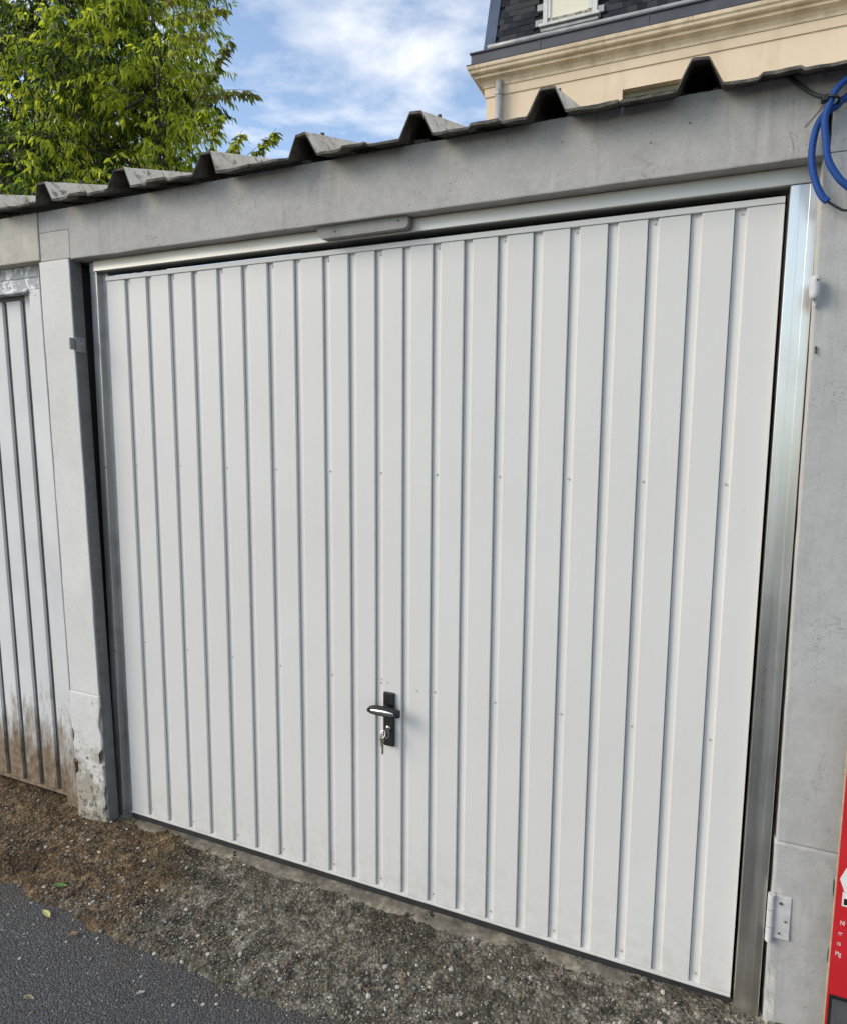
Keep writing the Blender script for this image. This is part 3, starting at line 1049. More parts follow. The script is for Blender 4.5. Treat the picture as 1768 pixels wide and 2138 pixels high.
# lever: a flat oval loop, long axis level, on a short neck
def oval(cx_, cz_, a, b, y0, y1, n_=36, pw=2.6):
    pts = []
    for k in range(n_):
        t = 2 * math.pi * k / n_
        c_, s_ = math.cos(t), math.sin(t)
        pts.append((cx_ + a * math.copysign(abs(c_) ** (2 / pw), c_), cz_ + b * math.copysign(abs(s_) ** (2 / pw), s_)))
    return pts
bm = bmesh.new()
lay = []
for (sc, y) in ((.90, -.038), (1.0, -.043), (1.0, -.055), (.93, -.0595)):
    lay.append([bm.verts.new((x, y, z)) for x, z in oval(.0625, .7245, .0555 * (1 - (1 - sc) * .3), .0135 * sc, 0, 0)])
inn = [bm.verts.new((x, -.0595, z)) for x, z in oval(.0610, .7245, .0435, .0078, 0, 0)]
inn2 = [bm.verts.new((x, -.0555, z)) for x, z in oval(.0610, .7245, .0430, .0074, 0, 0)]
seq = lay + [inn, inn2]
for a, b in zip(seq, seq[1:]):
    for k in range(36):
        bm.faces.new((a[k], a[(k + 1) % 36], b[(k + 1) % 36], b[k]))
bm.faces.new(lay[0][::-1]); bm.faces.new(inn2)
from_bm(bm, 'lever', M['black'], plate, True)
bm = bmesh.new()
lay = []
for sc, y in ((1.0, -.0552), (1.0, -.0588), (.93, -.0597)):
    lay.append([bm.verts.new((x, y, z)) for x, z in oval(.0610, .7245, .0415 * sc ** .2, .0064 * sc, 0, 0)])
for a, b in zip(lay, lay[1:]):
    for k in range(36):
        bm.faces.new((a[k], a[(k + 1) % 36], b[(k + 1) % 36], b[k]))
bm.faces.new(lay[-1]); bm.faces.new(lay[0][::-1])
from_bm(bm, 'inlay', M['chrome'], plate, True)
bm = bmesh.new()
cyl_into(bm, (.0610, -.025, .7245), (0, 1, 0), .011, .032, 20)
from_bm(bm, 'neck', M['black'], plate, True)
bm = bmesh.new()
cyl_into(bm, (.1105, -.047, .7225), (0, 0, 1), .0085, .020, 16)
from_bm(bm, 'end_knob', M['black'], plate, True)
bm = bmesh.new()
cyl_into(bm, (.0610, -.0125, .653), (0, 1, 0), .0085, .006, 20)
from_bm(bm, 'lock_cylinder', M['steel'], plate, True)

# keys in the lock
K_ = thing('key_bunch', 'small bunch of metal keys hanging from the lock of the black handle', 'keys', (.061, -.02, .653))


def flat_loop(bm, pts_out, pts_in, y0, y1):
    k = len(pts_out)
    L = [[bm.verts.new((p[0], y, p[1])) for p in pp] for pp in (pts_out, pts_in) for y in (y0, y1)]
    of, ob, jf, jb = L
    for i in range(k):
        j = (i + 1) % k
        bm.faces.new((of[i], of[j], ob[j], ob[i]))
        bm.faces.new((jf[i], jb[i], jb[j], jf[j]))
        bm.faces.new((of[i], jf[i], jf[j], of[j]))
        bm.faces.new((ob[i], ob[j], jb[j], jb[i]))
# key standing in the lock: its bow seen from the front
bm = bmesh.new()
flat_loop(bm, oval(.0690, .6455, .0078, .0155, 0, 0, 20), oval(.0690, .6455, .0046, .0115, 0, 0, 20), -.041, -.038)
box_into(bm, .0595, .0625, -.040, -.015, .649, .657)
k1 = from_bm(bm, 'key', M['steel'], K_)
tube('key_ring', [(.0575 + .0085 * math.cos(t * .5236), -.044 + .004 * math.sin(t * .5236), .646 + .0105 * math.sin(t * .5236)) for t in range(13)], .0011, M['chrome'], K_, 6, 3)
bm = bmesh.new()
flat_loop(bm, oval(.0555, .627, .0075, .0095, 0, 0, 20), oval(.0555, .631, .0024, .0026, 0, 0, 20), -.046, -.043)
box_into(bm, .0535, .0590, -.0458, -.0432, .577, .619, .0008, 1)
for zz in (.583, .590, .598, .605):
    box_into(bm, .0585, .0605, -.0456, -.0434, zz, zz + .004)
from_bm(bm, 'key', M['brass'], K_)
bm = bmesh.new()
flat_loop(bm, oval(.0500, .637, .0050, .0070, 0, 0, 16), oval(.0500, .639, .0020, .0028, 0, 0, 16), -.0415, -.039)
box_into(bm, .0470, .0505, -.0412, -.0392, .600, .631, .0007, 1)
from_bm(bm, 'key', M['steel'], K_)

# ------------------------------------------------------------------ neighbouring door on the left
N_ = thing('garage_door', 'old muddy ribbed garage door with flaking header at the far left', 'garage door', (-2.4, 0, .06), 'ribbed garage doors')


def lean_box(name, b, mat, bev=.002):
    bm = bmesh.new()
    box_into(bm, *b, bev=bev)
    for v in bm.verts:
        v.co.x += LEAN * (2.2 - v.co.z)
    return from_bm(bm, name, mat, N_)
lean_box('header_panel', (-3.5, -1.419, -.030, .04, 2.1885, 2.2310), M['flaking'])
lean_box('header_slot', (-3.5, -1.4135, -.012, .04, 2.1865, 2.2325), M['rubber'], .0)
lean_box('header_band', (-3.5, -1.4108, -.033, .04, 2.1425, 2.1860), M['flaking'])
lean_box('ledge', (-3.5, -1.474, -.043, .02, 2.1335, 2.1420), M['flaking'], .001)
lean_box('ledge_shadow', (-3.5, -1.476, .004, .03, 2.110, 2.1330), M['old_groove'], .001)  # dark strip painted in for the shadow below the ledge
lean_box('side_trim', (-1.472, -1.4105, -.034, .04, .022, 2.1420), M['old_door'], .003)
lean_box('side_trim', (-1.4125, -1.4105, -.034, .04, 2.1425, 2.2310), M['old_door'], .002)
lean_box('backing_sheet', (-3.5, -1.43, .010, .04, .062, 2.125), M['old_groove'], .0)
lean_box('closing_strip', (-1.409, -1.345, -.010, .05, .0, 2.2310), M['rubber'], .0)
x = -1.425
first = True
for k in range(18):
    w_ = .122 if first else .0845
    x1 = x
    x0 = x - w_
    bm = bmesh.new()
    prof = [(x0, .0095), (x0 + .003, .0005), (x0 + .005, 0), (x1 - .005, 0), (x1 - .003, .0005), (x1, .0095)]
    rows = []
    for z in (.068, .6, 1.3, 2.115 if not first else 2.140):
        rows.append([bm.verts.new((px + LEAN * (2.2 - z), py, z)) for px, py in prof])
    for r0, r1 in zip(rows, rows[1:]):
        for q in range(5):
            bm.faces.new((r0[q], r0[q + 1], r1[q + 1], r1[q]))
    bm.faces.new(rows[0][::-1]); bm.faces.new(rows[-1])
    from_bm(bm, 'panel', M['old_door'], N_)
    x = x0 - .0235
    first = False
lean_box('bottom_rail', (-3.5, -1.447, -.004, .012, .055, .0665), M['old_door'], .001)
for x, z in ((-1.432, 2.1475), (-1.432, 2.158), (-1.44, 2.12), (-1.445, 1.80), (-1.446, 1.38), (-1.443, .60), (-1.40, .25), (-1.405, .45)):
    o = link('rivet', me_riv, M['screw'], N_)
    yy = -.0345 if x > -1.442 else -.0005
    if z > 2.13:
        yy = -.0335
    o.location = Vector((x + LEAN * (2.2 - z), yy, z)) - N_.location

# ------------------------------------------------------------------ blue sleeved cable with its tie
B_ = thing('cable_coil', 'coil of blue braided cable hanging at the top of the right pillar', 'cable', (1.16, -.1, 2.32))
blue_pts = [(1.175, -.093, 2.116), (1.164, -.092, 2.128), (1.152, -.091, 2.153), (1.141, -.090, 2.192), (1.138, -.089, 2.234), (1.144, -.089, 2.277),
            (1.159, -.091, 2.302), (1.179, -.090, 2.314), (1.195, -.089, 2.329), (1.26, -.088, 2.362), (1.34, -.088, 2.335), (1.392, -.09, 2.26), (1.37, -.095, 2.17), (1.31, -.1, 2.122), (1.255, -.102, 2.117),
            (1.222, -.1035, 2.130), (1.200, -.1045, 2.148), (1.184, -.105, 2.169), (1.168, -.106, 2.200), (1.161, -.107, 2.240), (1.156, -.107, 2.283), (1.163, -.107, 2.314),
            (1.173, -.108, 2.340), (1.193, -.108, 2.359), (1.235, -.108, 2.388), (1.30, -.105, 2.40)]
tube('braided_sleeve', blue_pts, .0073, M['blue'], B_, 14, 8)
tube('bare_core', [(1.171, -.093, 2.120), (1.178, -.093, 2.1135), (1.196, -.093, 2.100), (1.212, -.092, 2.093), (1.26, -.092, 2.092), (1.33, -.092, 2.12)], .0027, M['rubber'], B_, 8, 6)
T_ = thing('cable_tie', 'black cable tie running from the roof edge to the blue cable', 'cable tie', (1.15, -.1, 2.33))
tube('strap', [(1.075, -.072, 2.405), (1.085, -.077, 2.396), (1.105, -.085, 2.373), (1.130, -.094, 2.346), (1.149, -.104, 2.331)], .0046, M['rubber'], T_, 8, 6)
box('tie_head', (1.147, 1.1595, -.116, -.096, 2.319, 2.332), M['black'], T_, .002)
tube('strap_loop', [(1.158, -.112, 2.328), (1.166, -.117, 2.325), (1.176, -.116, 2.321), (1.181, -.104, 2.318), (1.178, -.088, 2.315), (1.163, -.082, 2.318)], .0028, M['black'], T_, 8, 5)
tube('wire_end', [(1.153, -.100, 2.318), (1.140, -.100, 2.300), (1.1215, -.100, 2.2795), (1.1205, -.100, 2.2765), (1.1235, -.100, 2.2775), (1.140, -.100, 2.297), (1.156, -.100, 2.315)], .0007, M['rubber'], T_, 5, 4)

# ------------------------------------------------------------------ red board standing in the corner
S_ = thing('sign_board', 'red printed board with white arrow standing against the right pillar', 'board', (1.5, -.115, .05))
XL, ZLO, ZHI = 1.2985, .06, 1.02
box('cardboard_core', (XL - .0012, 1.85, -.1190, -.1085, ZLO, ZHI), M['card'], S_, .0)
RH0, RH1 = .095, .2605
# red printed face with the opening cut out
HX = 1.3035
bm = bmesh.new()
box_into(bm, XL, HX, -.1215, -.1192, ZLO + .002, ZHI, .0)
box_into(bm, HX, 1.849, -.1215, -.1192, RH1, ZHI, .0)
box_into(bm, HX, 1.849, -.1215, -.1192, ZLO + .002, RH0, .0)
from_bm(bm, 'printed_face', M['red'], S_)
bm = bmesh.new()
box_into(bm, HX - .001, 1.45, -.1245, -.1216, RH0, RH1 + .001, .0012, 2)
hd = from_bm(bm, 'grip_frame', M['black'], S_)
box('grip_recess', (HX + .0055, 1.44, -.1262, -.1247, RH0 + .006, RH1 - .007), M['grey_plastic'], hd, .0006)
# white arrow sticker and the small panel under it
bm = bmesh.new()
AR = [(1.3035, .562), (1.3145, .592), (1.40, .592), (1.40, .532), (1.3145, .532)]
f_ = [bm.verts.new((x, -.1222, z)) for x, z in AR]
g_ = [bm.verts.new((x, -.1217, z)) for x, z in AR]
bm.faces.new(f_); bm.faces.new(g_[::-1])
for i in range(5):
    bm.faces.new((f_[i], f_[(i + 1) % 5], g_[(i + 1) % 5], g_[i]))
from_bm(bm, 'arrow_sticker', M['white_print'], S_)
stk = box('white_label', (1.3115, 1.40, -.1222, -.1217, .4955, .531), M['white_print'], S_, .0)
box('label_print', (1.3150, 1.39, -.1226, -.12225, .4995, .5155), M['black'], stk, .0)


def lettering(txt, x, z, size, y, mat, parent):
    cu = bpy.data.curves.new('lettering', 'FONT')
    cu.body = txt
    cu.size = size
    cu.extrude = .0001
    ob = bpy.data.objects.new('lettering_tmp', cu)
    COL.objects.link(ob)
    dg = bpy.context.evaluated_depsgraph_get()
    me = bpy.data.meshes.new_from_object(ob.evaluated_get(dg))
    bpy.data.objects.remove(ob, do_unlink=True)
    me.name = 'lettering'
    me.materials.clear()
    for v in me.vertices:
        v.co = Vector((x + v.co.x * .62, y - v.co.z, z + v.co.y))
    return link('lettering', me, mat, parent)
for txt, x, z in (('Nl', 1.3115, .4465), ('rr', 1.3100, .4195), ('ra', 1.3085, .3930), ('Mg', 1.3070, .3655)):
    lettering(txt, x, z, .0165, -.1220, M['white_print'], S_)

# ------------------------------------------------------------------ fallen leaves
def fallen(label, x, y, length, width, ang, curl, mat, z=0.004, kink=0.0):
    bm = bmesh.new()
    rows = []
    for i in range(9):
        t = i / 8
        w_ = width * (math.sin(math.pi * min(1, t * 1.04)) ** .75 + .03)
        cxx = (t - .5) * length
        zz = curl * (math.sin(t * 5) * .4 + (t - .5) ** 2 * 2)
        rows.append([bm.verts.new((cxx, s * w_ * .5 + kink * math.sin(t * 3), zz + curl * abs(s) * .9)) for s in (-1, -.5, 0, .5, 1)])
    for a, b in zip(rows, rows[1:]):
        for k in range(4):
            bm.faces.new((a[k], a[k + 1], b[k + 1], b[k]))
    tube_into(bm, [Vector((-.5 * length - .4 * width, kink, .002)), Vector((-.5 * length, 0, curl * .5)), Vector((.4 * length, kink * .3, curl * .3))], .0006, 5)
    o = from_bm(bm, 'fallen_leaf', mat, None, True)
    sm = o.modifiers.new('thickness', 'SOLIDIFY'); sm.thickness = .0005
    o.location = (x, y, z)
    o.rotation_euler = (rnd.uniform(-.15, .15), rnd.uniform(-.1, .1), ang)
    o['label'] = label; o['category'] = 'leaf'; o['kind'] = 'thing'; o['group'] = 'fallen leaves and scraps on the ground'
    return o
def leafmat(name, a, b):
    n = NT(name)
    return n.fin(n.ramp(n.noise(70, 3), [(0.35, a), (0.65, b)]), 0.6)
fallen('green curled leaf lying on the brown dirt strip', -1.031, -.381, .045, .016, .5, .006, leafmat('green_fallen', (.10, .20, .04), (.25, .36, .10)), apron_h(-1.031, -.381) + .003)
fallen('yellow green leaf with brown tip on the asphalt edge', -.971, -.482, .054, .017, -.25, .005, leafmat('yellow_fallen', (.42, .40, .12), (.60, .56, .24)), .006, .003)
fallen('tan brown triangular dry leaf on the asphalt', -.812, -.506, .026, .022, 1.1, .005, leafmat('tan_fallen', (.30, .19, .11), (.44, .30, .19)), .006)
fallen('pale cream curled scrap on the dark asphalt', -.444, -.585, .022, .011, .9, .005, leafmat('cream_fallen', (.52, .48, .36), (.66, .62, .50)), .005)
fallen('small shrivelled beige leaf at the lower left of the asphalt', -.718, -.726, .030, .008, .3, .007, leafmat('beige_fallen', (.34, .29, .17), (.5, .44, .28)), .005, .004)

# ------------------------------------------------------------------ house behind
H_ = thing('house', 'cream house with stained cornice and slate mansard roof behind garages', 'house', (2.4, 11, 0))
HX0, HX1, HY0, HY1 = -3.256, 8.2, 11.0, 19.0
# walls with the window opening left open
WX0, WX1, WZ0, WZ1 = -.715, .32, 5.9, 7.715
bm = bmesh.new()
box_into(bm, HX0, WX0, HY0, HY0 + .35, -.5, 8.1)
box_into(bm, WX1, HX1, HY0, HY0 + .35, -.5, 8.1)
box_into(bm, WX0, WX1, HY0, HY0 + .35, -.5, WZ0)
box_into(bm, WX0, WX1, HY0, HY0 + .35, WZ1, 8.1)
box_into(bm, HX0, HX0 + .35, HY0 + .35, HY1, -.5, 8.1)
box_into(bm, HX1 - .35, HX1, HY0 + .35, HY1, -.5, 8.1)
box_into(bm, HX0 + .35, HX1 - .35, HY1 - .35, HY1, -.5, 8.1)
from_bm(bm, 'wall', M['stucco'], H_)
wf = box('window', (WX0 + .003, WX0 + .085, HY0 + .14, HY0 + .22, WZ0, WZ1 - .003), M['greenwood'], H_, .004)
box('window_frame', (WX0 + .086, WX1 - .086, HY0 + .14, HY0 + .22, WZ1 - .085, WZ1 - .003), M['greenwood'], wf, .004)
box('window_frame', (WX1 - .085, WX1 - .003, HY0 + .14, HY0 + .22, WZ0, WZ1 - .003), M['greenwood'], wf, .004)
box('pane', (WX0 + .08, WX1 - .08, HY0 + .17, HY0 + .18, WZ0, WZ1 - .08), M['glass'], wf, .0)
box('sill', (WX0 - .08, WX1 + .08, HY0 - .08, HY0 + .12, WZ0 - .1, WZ0 - .003), M['cornice'], wf, .01)


def run(name, prof, mat, x_end=HX1 + .3, parent=H_):
    """moulding along the front, mitred round the left corner; prof: (projection, z) from wall, bottom to top"""
    bm = bmesh.new()
    rings = []
    for i in range(3):
        rg = []
        for o_, z in prof:
            if i == 0:
                p = (x_end, HY0 - o_, z)
            elif i == 1:
                p = (HX0 - o_, HY0 - o_, z)
            else:
                p = (HX0 - o_, HY1, z)
            rg.append(bm.verts.new(p))
        rings.append(rg)
    k = len(prof)
    for a, b in zip(rings, rings[1:]):
        for q in range(k):
            bm.faces.new((a[q], a[(q + 1) % k], b[(q + 1) % k], b[q]))
    bm.faces.new(rings[0]); bm.faces.new(rings[-1][::-1])
    return from_bm(bm, name, mat, parent)


run('frieze', [(-.1, 8.03), (.0, 8.03), (.022, 8.036), (.028, 8.105), (.028, 8.19), (-.1, 8.19)], M['stucco'])
run('cornice', [(-.1, 8.192), (.045, 8.192), (.06, 8.235), (.10, 8.285), (.165, 8.322), (.185, 8.326), (.19, 8.372), (.24, 8.382), (.262, 8.402), (.27, 8.44),
                (.295, 8.462), (.304, 8.50), (.304, 8.518), (-.1, 8.518)], M['cornice'])
run('zinc_band', [(-.1, 8.520), (.312, 8.520), (.314, 8.534), (.240, 8.540), (.235, 8.735), (.262, 8.742), (.265, 8.765), (.22, 8.78), (-.1, 8.79)], M['zinc'])
for xx in (-2.18, -.30, 1.6, 3.5):
    box('band_seam', (xx - .012, xx + .012, HY0 - .246, HY0 - .2, 8.545, 8.735), M['zinc'], H_, .003)
tube('gutter', [(-3.17, HY0 - .20, 8.815), (0, HY0 - .20, 8.80), (4, HY0 - .20, 8.785), (8.4, HY0 - .20, 8.77)], .048, M['zinc_light'], H_, 12, 4)
tube('downpipe', [(-2.975, HY0 - .09, -.2), (-2.975, HY0 - .09, 4.0), (-2.975, HY0 - .09, 8.25)], .068, M['pipe'], H_, 16, 3)
for zz in (8.02, 5.6, 3.2):
    bm = bmesh.new()
    cyl_into(bm, (-2.975, HY0 - .09, zz), (0, 0, 1), .076, .035, 18)
    from_bm(bm, 'pipe_collar', M['pipe'], H_)

# mansard: steep planes leaning back, hip at the left corner
LEANM = .0745 / .75
MZ0, MZ1 = 8.70, 11.4


def my(z):
    return HY0 + (z - 9.04) * LEANM
bm = bmesh.new()
dz = (MZ1 - 9.04) * LEANM; d0 = (MZ0 - 9.04) * LEANM
base = [(HX0 - .02 + d0, HY0 + d0), (HX1 - d0, HY0 + d0), (HX1 - d0, HY1 - d0), (HX0 - .02 + d0, HY1 - d0)]
top = [(HX0 - .02 + dz, HY0 + dz), (HX1 - dz, HY0 + dz), (HX1 - dz, HY1 - dz), (HX0 - .02 + dz, HY1 - dz)]
A = [bm.verts.new((x, y + .012, MZ0)) for x, y in base]
Bv = [bm.verts.new((x, y + .012, MZ1)) for x, y in top]
for i in range(4):
    bm.faces.new((A[i], A[(i + 1) % 4], Bv[(i + 1) % 4], Bv[i]))
bm.faces.new(A[::-1]); bm.faces.new(Bv)
roof = from_bm(bm, 'mansard_roof', SLATES[1], H_)
# zinc hip strip
bm = bmesh.new()
vv = []
for z in (MZ0 + .04, MZ1):
    d = (z - 9.04) * LEANM
    x = HX0 - .022 + d; y = HY0 + d
    vv.append([bm.verts.new(p) for p in ((x - .022, y + .2, z), (x - .024, y - .024, z), (x + .19, y - .022, z), (x + .19, y + .008, z), (x + .01, y + .01, z), (x + .008, y + .2, z))])
for k in range(6):
    bm.faces.new((vv[0][k], vv[0][(k + 1) % 6], vv[1][(k + 1) % 6], vv[1][k]))
bm.faces.new(vv[0][::-1]); bm.faces.new(vv[1])
from_bm(bm, 'hip_flashing', M['zinc_blue'], roof)
box('hip_roll', (HX0 + .085, HX0 + .10, HY0 - .04, HY0 - .0, 8.85, 8.9), M['zinc_blue'], roof, .004)
# slates one by one where the photo shows them, joined further on
DX0, DX1 = -2.19, -1.20
bm = bmesh.new()
box_into(bm, -.082, .082, -.011, .0, 0, .16, .0)
for v in bm.verts:
    if v.co.z > .1 and v.co.y < -.005:
        v.co.y = -.003
slate_me = []
me0 = bpy.data.meshes.new('slate'); bm.to_mesh(me0); bm.free()
for s_ in SLATES:
    m2 = me0.copy(); m2.name = 'slate'; m2.materials.append(s_); slate_me.append(m2)
tilt = -math.atan(LEANM)
rest_v, rest_f = [], []
count = 0
for row in range(22):
    z = 8.86 + row * .108
    for col_ in range(70):
        x = -3.02 + col_ * .1665 + (.083 if row % 2 else 0)
        if DX0 - .10 < x < DX1 + .10 and z < 10.6:
            continue
        if x < HX0 + .21 + (z - 9.04) * LEANM or x > 8.0:
            continue
        yy = my(z) + .0 + rnd.uniform(-.002, .002)
        if z < 9.95 and x < .45 and count < 290:
            o = link('slate', rnd.choices(slate_me, (4, 4, 2, 2))[0], None, roof)
            o.location = (x + rnd.uniform(-.004, .004), yy, z + rnd.uniform(-.005, .005))
            o.rotation_euler = (tilt, rnd.uniform(-.012, .012), rnd.uniform(-.006, .006))
            count += 1
        else:
            b0 = len(rest_v)
            for dx, dy, dz_ in ((-.081, -.011, 0), (.081, -.011, 0), (.081, .003 + .15 * LEANM, .16), (-.081, .003 + .15 * LEANM, .16), (-.081, .002, 0), (.081, .002, 0)):
                rest_v.append((x + dx, yy + dy, z + dz_))
            rest_f += [(b0, b0 + 1, b0 + 2, b0 + 3), (b0 + 1, b0, b0 + 4, b0 + 5)]
o = pydata('slate_field', rest_v, rest_f, SLATES[0], roof)
o['kind'] = 'stuff'
# dormer window
yd = HY0 - .05
dw = box('window', (-2.178, -2.098, yd, yd + .5, 9.06, 10.7), M['frame_white'], H_, .006)
box('window_frame', (-1.292, -1.205, yd, yd + .5, 9.02, 10.7), M['frame_white'], dw, .006)
box('window_frame', (-2.097, -1.293, yd, yd + .5, 10.5, 10.7), M['frame_white'], dw, .006)
box('bottom_rail', (-2.097, -1.293, yd + .022, yd + .5, 9.057, 9.175), M['moss'], dw, .004)
box('blind', (-2.097, -1.293, yd + .030, yd + .06, 9.178, 10.5), M['blind'], dw, .0)
box('sash', (-1.372, -1.296, yd + .008, yd + .029, 9.178, 10.5), M['frame_white'], dw, .004)
box('sash', (-2.094, -2.045, yd + .008, yd + .029, 9.178, 10.5), M['frame_white'], dw, .004)
box('sill', (-2.235, -1.15, yd - .10, yd + .3, 9.005, 9.055), M['frame_white'], dw, .01)
box('sill', (-2.2, -1.17, yd - .06, yd + .3, 8.93, 8.985), M['zinc_light'], dw, .008)
for zz, w_ in ((9.08, .14), (9.34, .11), (9.60, .13), (9.86, .12)):
    box('flashing', (-2.18 - w_, -2.182, yd + .015, yd + .09, zz, zz + .11), M['zinc_light'], dw, .003)
    box('flashing', (-1.2, -1.2 + w_ * .8, yd + .015, yd + .09, zz, zz + .11), M['zinc_light'], dw, .003)

# ------------------------------------------------------------------ tree behind the left of the garages
T = thing('tree', 'leafy green tree with long drooping leaves rising behind the garages', 'tree', (-7.3, 6.6, 0))
BASE = Vector((-7.3, 6.6, 0))
bmB = bmesh.new()
limbs = []


def bez(a, b, sag, k=8):
    mid = (a + b) / 2 + sag
    return [a * (1 - t) ** 2 + mid * 2 * t * (1 - t) + b * t * t for t in [i / (k - 1) for i in range(k)]]
trunk_path = bez(BASE + Vector((0, 0, -.3)), Vector((-7.05, 6.3, 5.2)), Vector((-.15, .1, 0)), 10)
tube('trunk', trunk_path, .19, M['bark'], T, 12, 2, taper=.12)
tips = []
rb = random.Random(11)
for (tx, ty, tz, r0) in ((-6.87, 5.9, 8.9, .085), (-6.2, 5.5, 7.6, .07), (-5.9, 5.4, 6.0, .06), (-8.6, 6.0, 7.6, .08), (-9.2, 5.8, 6.4, .06), (-7.6, 5.2, 7.9, .07), (-8.6, 7.5, 8.2, .08),
                         (-7.6, 7.4, 7.4, .07), (-6.3, 5.2, 5.3, .05), (-8.4, 4.9, 5.6, .05), (-6.1, 5.5, 6.8, .05), (-7.3, 4.8, 6.4, .06), (-9.9, 6.2, 7.4, .05)):
    st = trunk_path[rb.choice((5, 6, 7, 8, 9))]
    en = Vector((tx, ty, tz))
    path = bez(st, en, Vector((rb.uniform(-.2, .2), rb.uniform(-.2, .2), -.25)), 9)
    bm = bmesh.new()
    tube_into(bm, path, r0 * .62, 7, .012)
    limbs.append(path)
    for k in range(9):
        s = path[rb.randint(3, 8)]
        d = Vector((rb.gauss(0, 1), rb.gauss(0, .9), rb.gauss(0.2, .7))).normalized() * rb.uniform(.5, 1.1)
        if (s + d).x > -6.0 - max(0, (s + d).y - 5.3) * .8:
            continue
        p2 = bez(s, s + d, Vector((0, 0, .1)), 5)
        tube_into(bm, p2, .008, 5, .003)
        tips.append(p2)
    from_bm(bm, 'branch', M['bark'], T, True)


# leaf builder: long narrow leaf folded along its midrib
def add_leaf(V, F, MI, p, d, L, W, mi, r):
    d = d.normalized()
    side = d.cross(Vector((r.gauss(0, 1), r.gauss(0, 1), r.gauss(0, .6)))).normalized()
    nn = d.cross(side)
    b = len(V)
    q1 = p + d * L * .36 + nn * W * .10
    q2 = p + d * L * .72 - Vector((0, 0, L * .05))
    q3 = p + d * L - Vector((0, 0, L * .13))
    V += [p, q1 + side * W * .5 + nn * W * .14, q1, q1 - side * W * .5 + nn * W * .14, q2 + side * W * .36, q2, q2 - side * W * .36, q3]
    F += [(b, b + 2, b + 1), (b, b + 3, b + 2), (b + 1, b + 2, b + 5, b + 4), (b + 2, b + 3, b + 6, b + 5), (b + 4, b + 5, b + 7), (b + 5, b + 6, b + 7)]
    MI += [mi] * 6


def spray(V, F, MI, a, b, nleaf, L, W, mis, r, droop=1.0):
    """leaves hanging on both sides of a twig from a to b"""
    for k in range(nleaf):
        t = (k + r.random()) / nleaf
        p = a.lerp(b, t) + Vector((0, 0, -.05 * t))
        ax = (b - a).normalized()
        out = ax * .55 + Vector((r.gauss(0, .55), r.gauss(0, .55), -0.75 * droop + r.gauss(0, .25)))
        add_leaf(V, F, MI, p, out, L * r.uniform(.65, 1.15), W * r.uniform(.75, 1.2), r.choice(mis), r)


def leaf_obj(name, V, F, MI, mats, parent, kind=None):
    me = bpy.data.meshes.new(name)
    me.from_pydata([v[:] for v in V], [], F)
    for mm in mats:
        me.materials.append(mm)
    me.polygons.foreach_set('material_index', MI)
    me.polygons.foreach_set('use_smooth', [True] * len(F))
    o = link(name, me, None, parent)
    if kind:
        o['kind'] = kind
    return o


M['leaf_deep'] = mat_leaf('shaded_leaf', (0.012, 0.026, 0.006), (0.04, 0.065, 0.010), (0.04, 0.07, 0.01))  # shade of the crown put into the leaf colour
LM = [M['leaf'], M['leaf_dark'], M['leaf_bronze'], M['leaf_deep']]
V, F, MI = [], [], []
r = random.Random(3)


def inside(p):
    # crown made of several lobes with an uneven outline
    for (c, rad) in LOBES:
        q = Vector(((p.x - c[0]) / rad[0], (p.y - c[1]) / rad[1], (p.z - c[2]) / rad[2]))
        if q.length + .30 * noise.noise(p * 1.3) < 1.0:
            return True
    return False
LOBES = [((-7.55, 6.2, 7.0), (1.5, 1.3, 1.9)), ((-6.65, 5.75, 6.3), (.95, .8, .85)), ((-6.65, 5.8, 5.3), (1.2, .9, .75)), ((-6.9, 5.9, 7.5), (.75, .7, .8)),
         ((-9.1, 6.2, 6.6), (1.7, 1.2, 2.0)), ((-8.6, 6.0, 8.3), (1.2, 1.0, 1.1)), ((-9.6, 5.6, 5.0), (1.6, 1.0, .9)), ((-7.6, 5.7, 5.1), (1.7, 1.0, .9)), ((-7.2, 6.4, 8.8), (1.4, 1.1, 1.0))]
n_s = 0
while n_s < 5600:
    p = Vector((r.uniform(-11.0, -5.2), r.uniform(4.7, 7.6), r.uniform(4.3, 9.6)))
    if not inside(p):
        continue
    if noise.noise(p * 1.25 + Vector((4, 9, 2))) + .35 * noise.noise(p * 3.1) < -0.22:
        continue                                     # open gaps between leaf masses
    if p.x > -6.5 and noise.noise(p * 2.3 + Vector((8, 1, 5))) < -.30 + .55 * (p.x + 6.5):
        n_s += 0.25
        continue
    ang = r.uniform(0, 6.28)
    d = Vector((math.cos(ang), math.sin(ang), r.uniform(-.5, .35))) * r.uniform(.22, .48)
    light = noise.noise(p * 1.6 + Vector((1, 7, 3))) + .3 * (p.x + 7.0) / 2  # lit and shaded patches painted by leaf colour, brighter to the right
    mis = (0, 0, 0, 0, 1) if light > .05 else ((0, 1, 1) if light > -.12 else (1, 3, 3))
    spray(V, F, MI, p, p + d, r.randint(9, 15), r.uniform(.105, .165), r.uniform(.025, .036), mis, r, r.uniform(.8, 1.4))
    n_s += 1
leaf_obj('foliage', V, F, MI, LM, T, 'stuff')

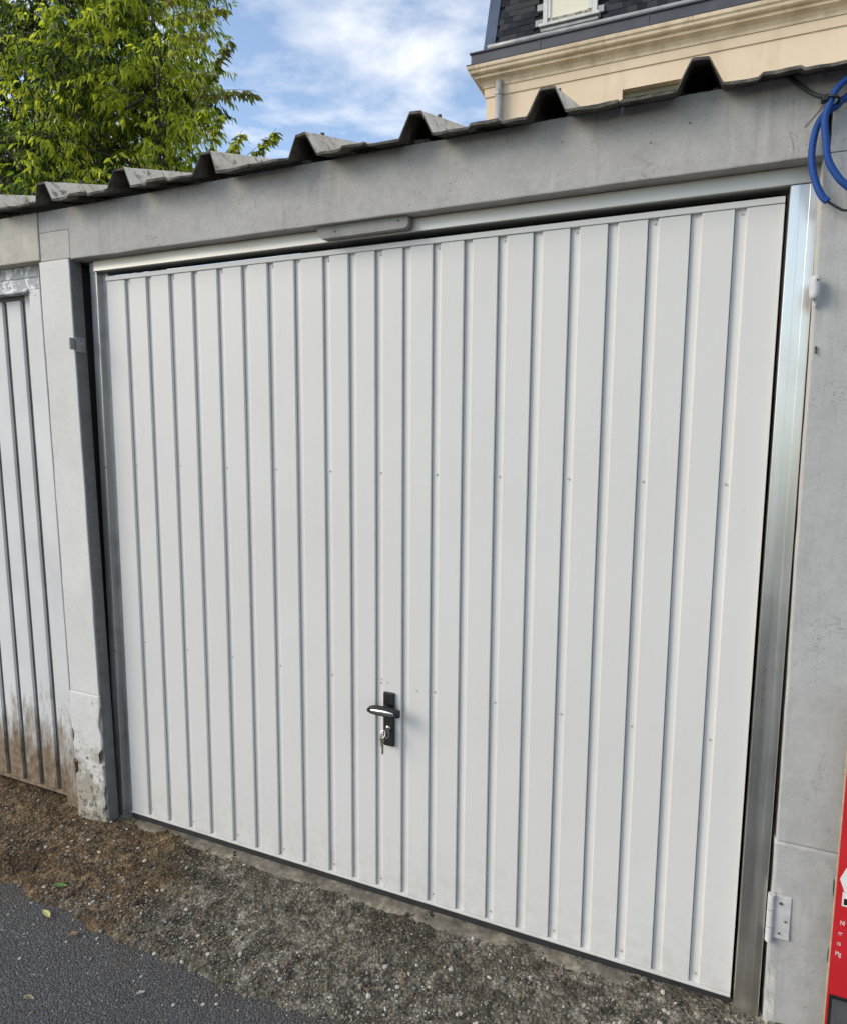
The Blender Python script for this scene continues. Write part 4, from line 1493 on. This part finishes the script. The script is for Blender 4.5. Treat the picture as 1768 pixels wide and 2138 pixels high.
# single shoots standing out against the sky
SH = [((-5.62, 6.94), (-5.113, 6.93), (-4.777, 6.86), (0, 2, 2), 34), ((-5.55, 6.72), (-5.384, 6.71), (-5.071, 6.64), (0, 2, 2), 22), ((-5.3, 5.9), (-4.95, 6.23), (-4.736, 6.511), (1, 2, 2), 42),
      ((-5.25, 5.95), (-4.7, 5.90), (-4.372, 5.80), (1, 2, 2), 38), ((-5.2, 5.05), (-5.024, 5.40), (-4.95, 5.64), (0, 1, 2), 34), ((-5.1, 5.0), (-4.74, 5.22), (-4.589, 5.38), (0, 0, 2), 34),
      ((-4.9, 4.92), (-4.35, 5.13), (-4.076, 5.317), (0, 1, 2), 46), ((-5.75, 6.55), (-5.5, 6.52), (-5.285, 6.50), (0, 0, 2), 26), ((-5.8, 7.15), (-5.5, 7.22), (-5.3, 7.20), (0, 2), 26),
      ((-5.7, 6.2), (-5.4, 6.27), (-5.1, 6.16), (0, 0, 1, 2), 34), ((-5.6, 5.6), (-5.3, 5.72), (-5.02, 5.75), (0, 0, 1), 34)]
for k, (a, b, c, mis, nl) in enumerate(SH):
    pa, pb, pc = (Vector((q[0], 5.3, q[1])) for q in (a, b, c))
    path = bez(pa, pc, (pb - (pa + pc) / 2) * 1.0, 8)
    bm = bmesh.new()
    back = pa + Vector((-.5, .3, -.25))
    tube_into(bm, bez(back, pa, Vector((.05, 0, .06)), 4)[:-1] + path, .005, 5, .0022)
    tw = from_bm(bm, 'shoot', M['bark'], T, True)
    V, F, MI = [], [], []
    for i in range(7):
        spray(V, F, MI, path[i], path[i + 1], max(8, nl // 2), .125, .036, mis, r, 1.2)
    leaf_obj('shoot_leaves', V, F, MI, LM, tw, 'stuff')
# a few bronze tips and dark stems inside the crown, as separate visible branches
for pts in (((-6.877, 5.35, 7.35), (-7.004, 5.35, 6.659), (-7.122, 5.4, 6.2)), ((-6.60, 5.3, 6.62), (-6.698, 5.3, 6.5), (-6.814, 5.35, 6.2)), ((-7.0, 5.35, 5.9), (-6.542, 5.3, 5.958), (-6.207, 5.3, 6.051))):
    bm = bmesh.new()
    tube_into(bm, bez(Vector(pts[2]), Vector(pts[0]), Vector((0, 0, 0)), 6), .022, 6, .01)
    from_bm(bm, 'branch', M['bark'], T, True)
print('leaves done')
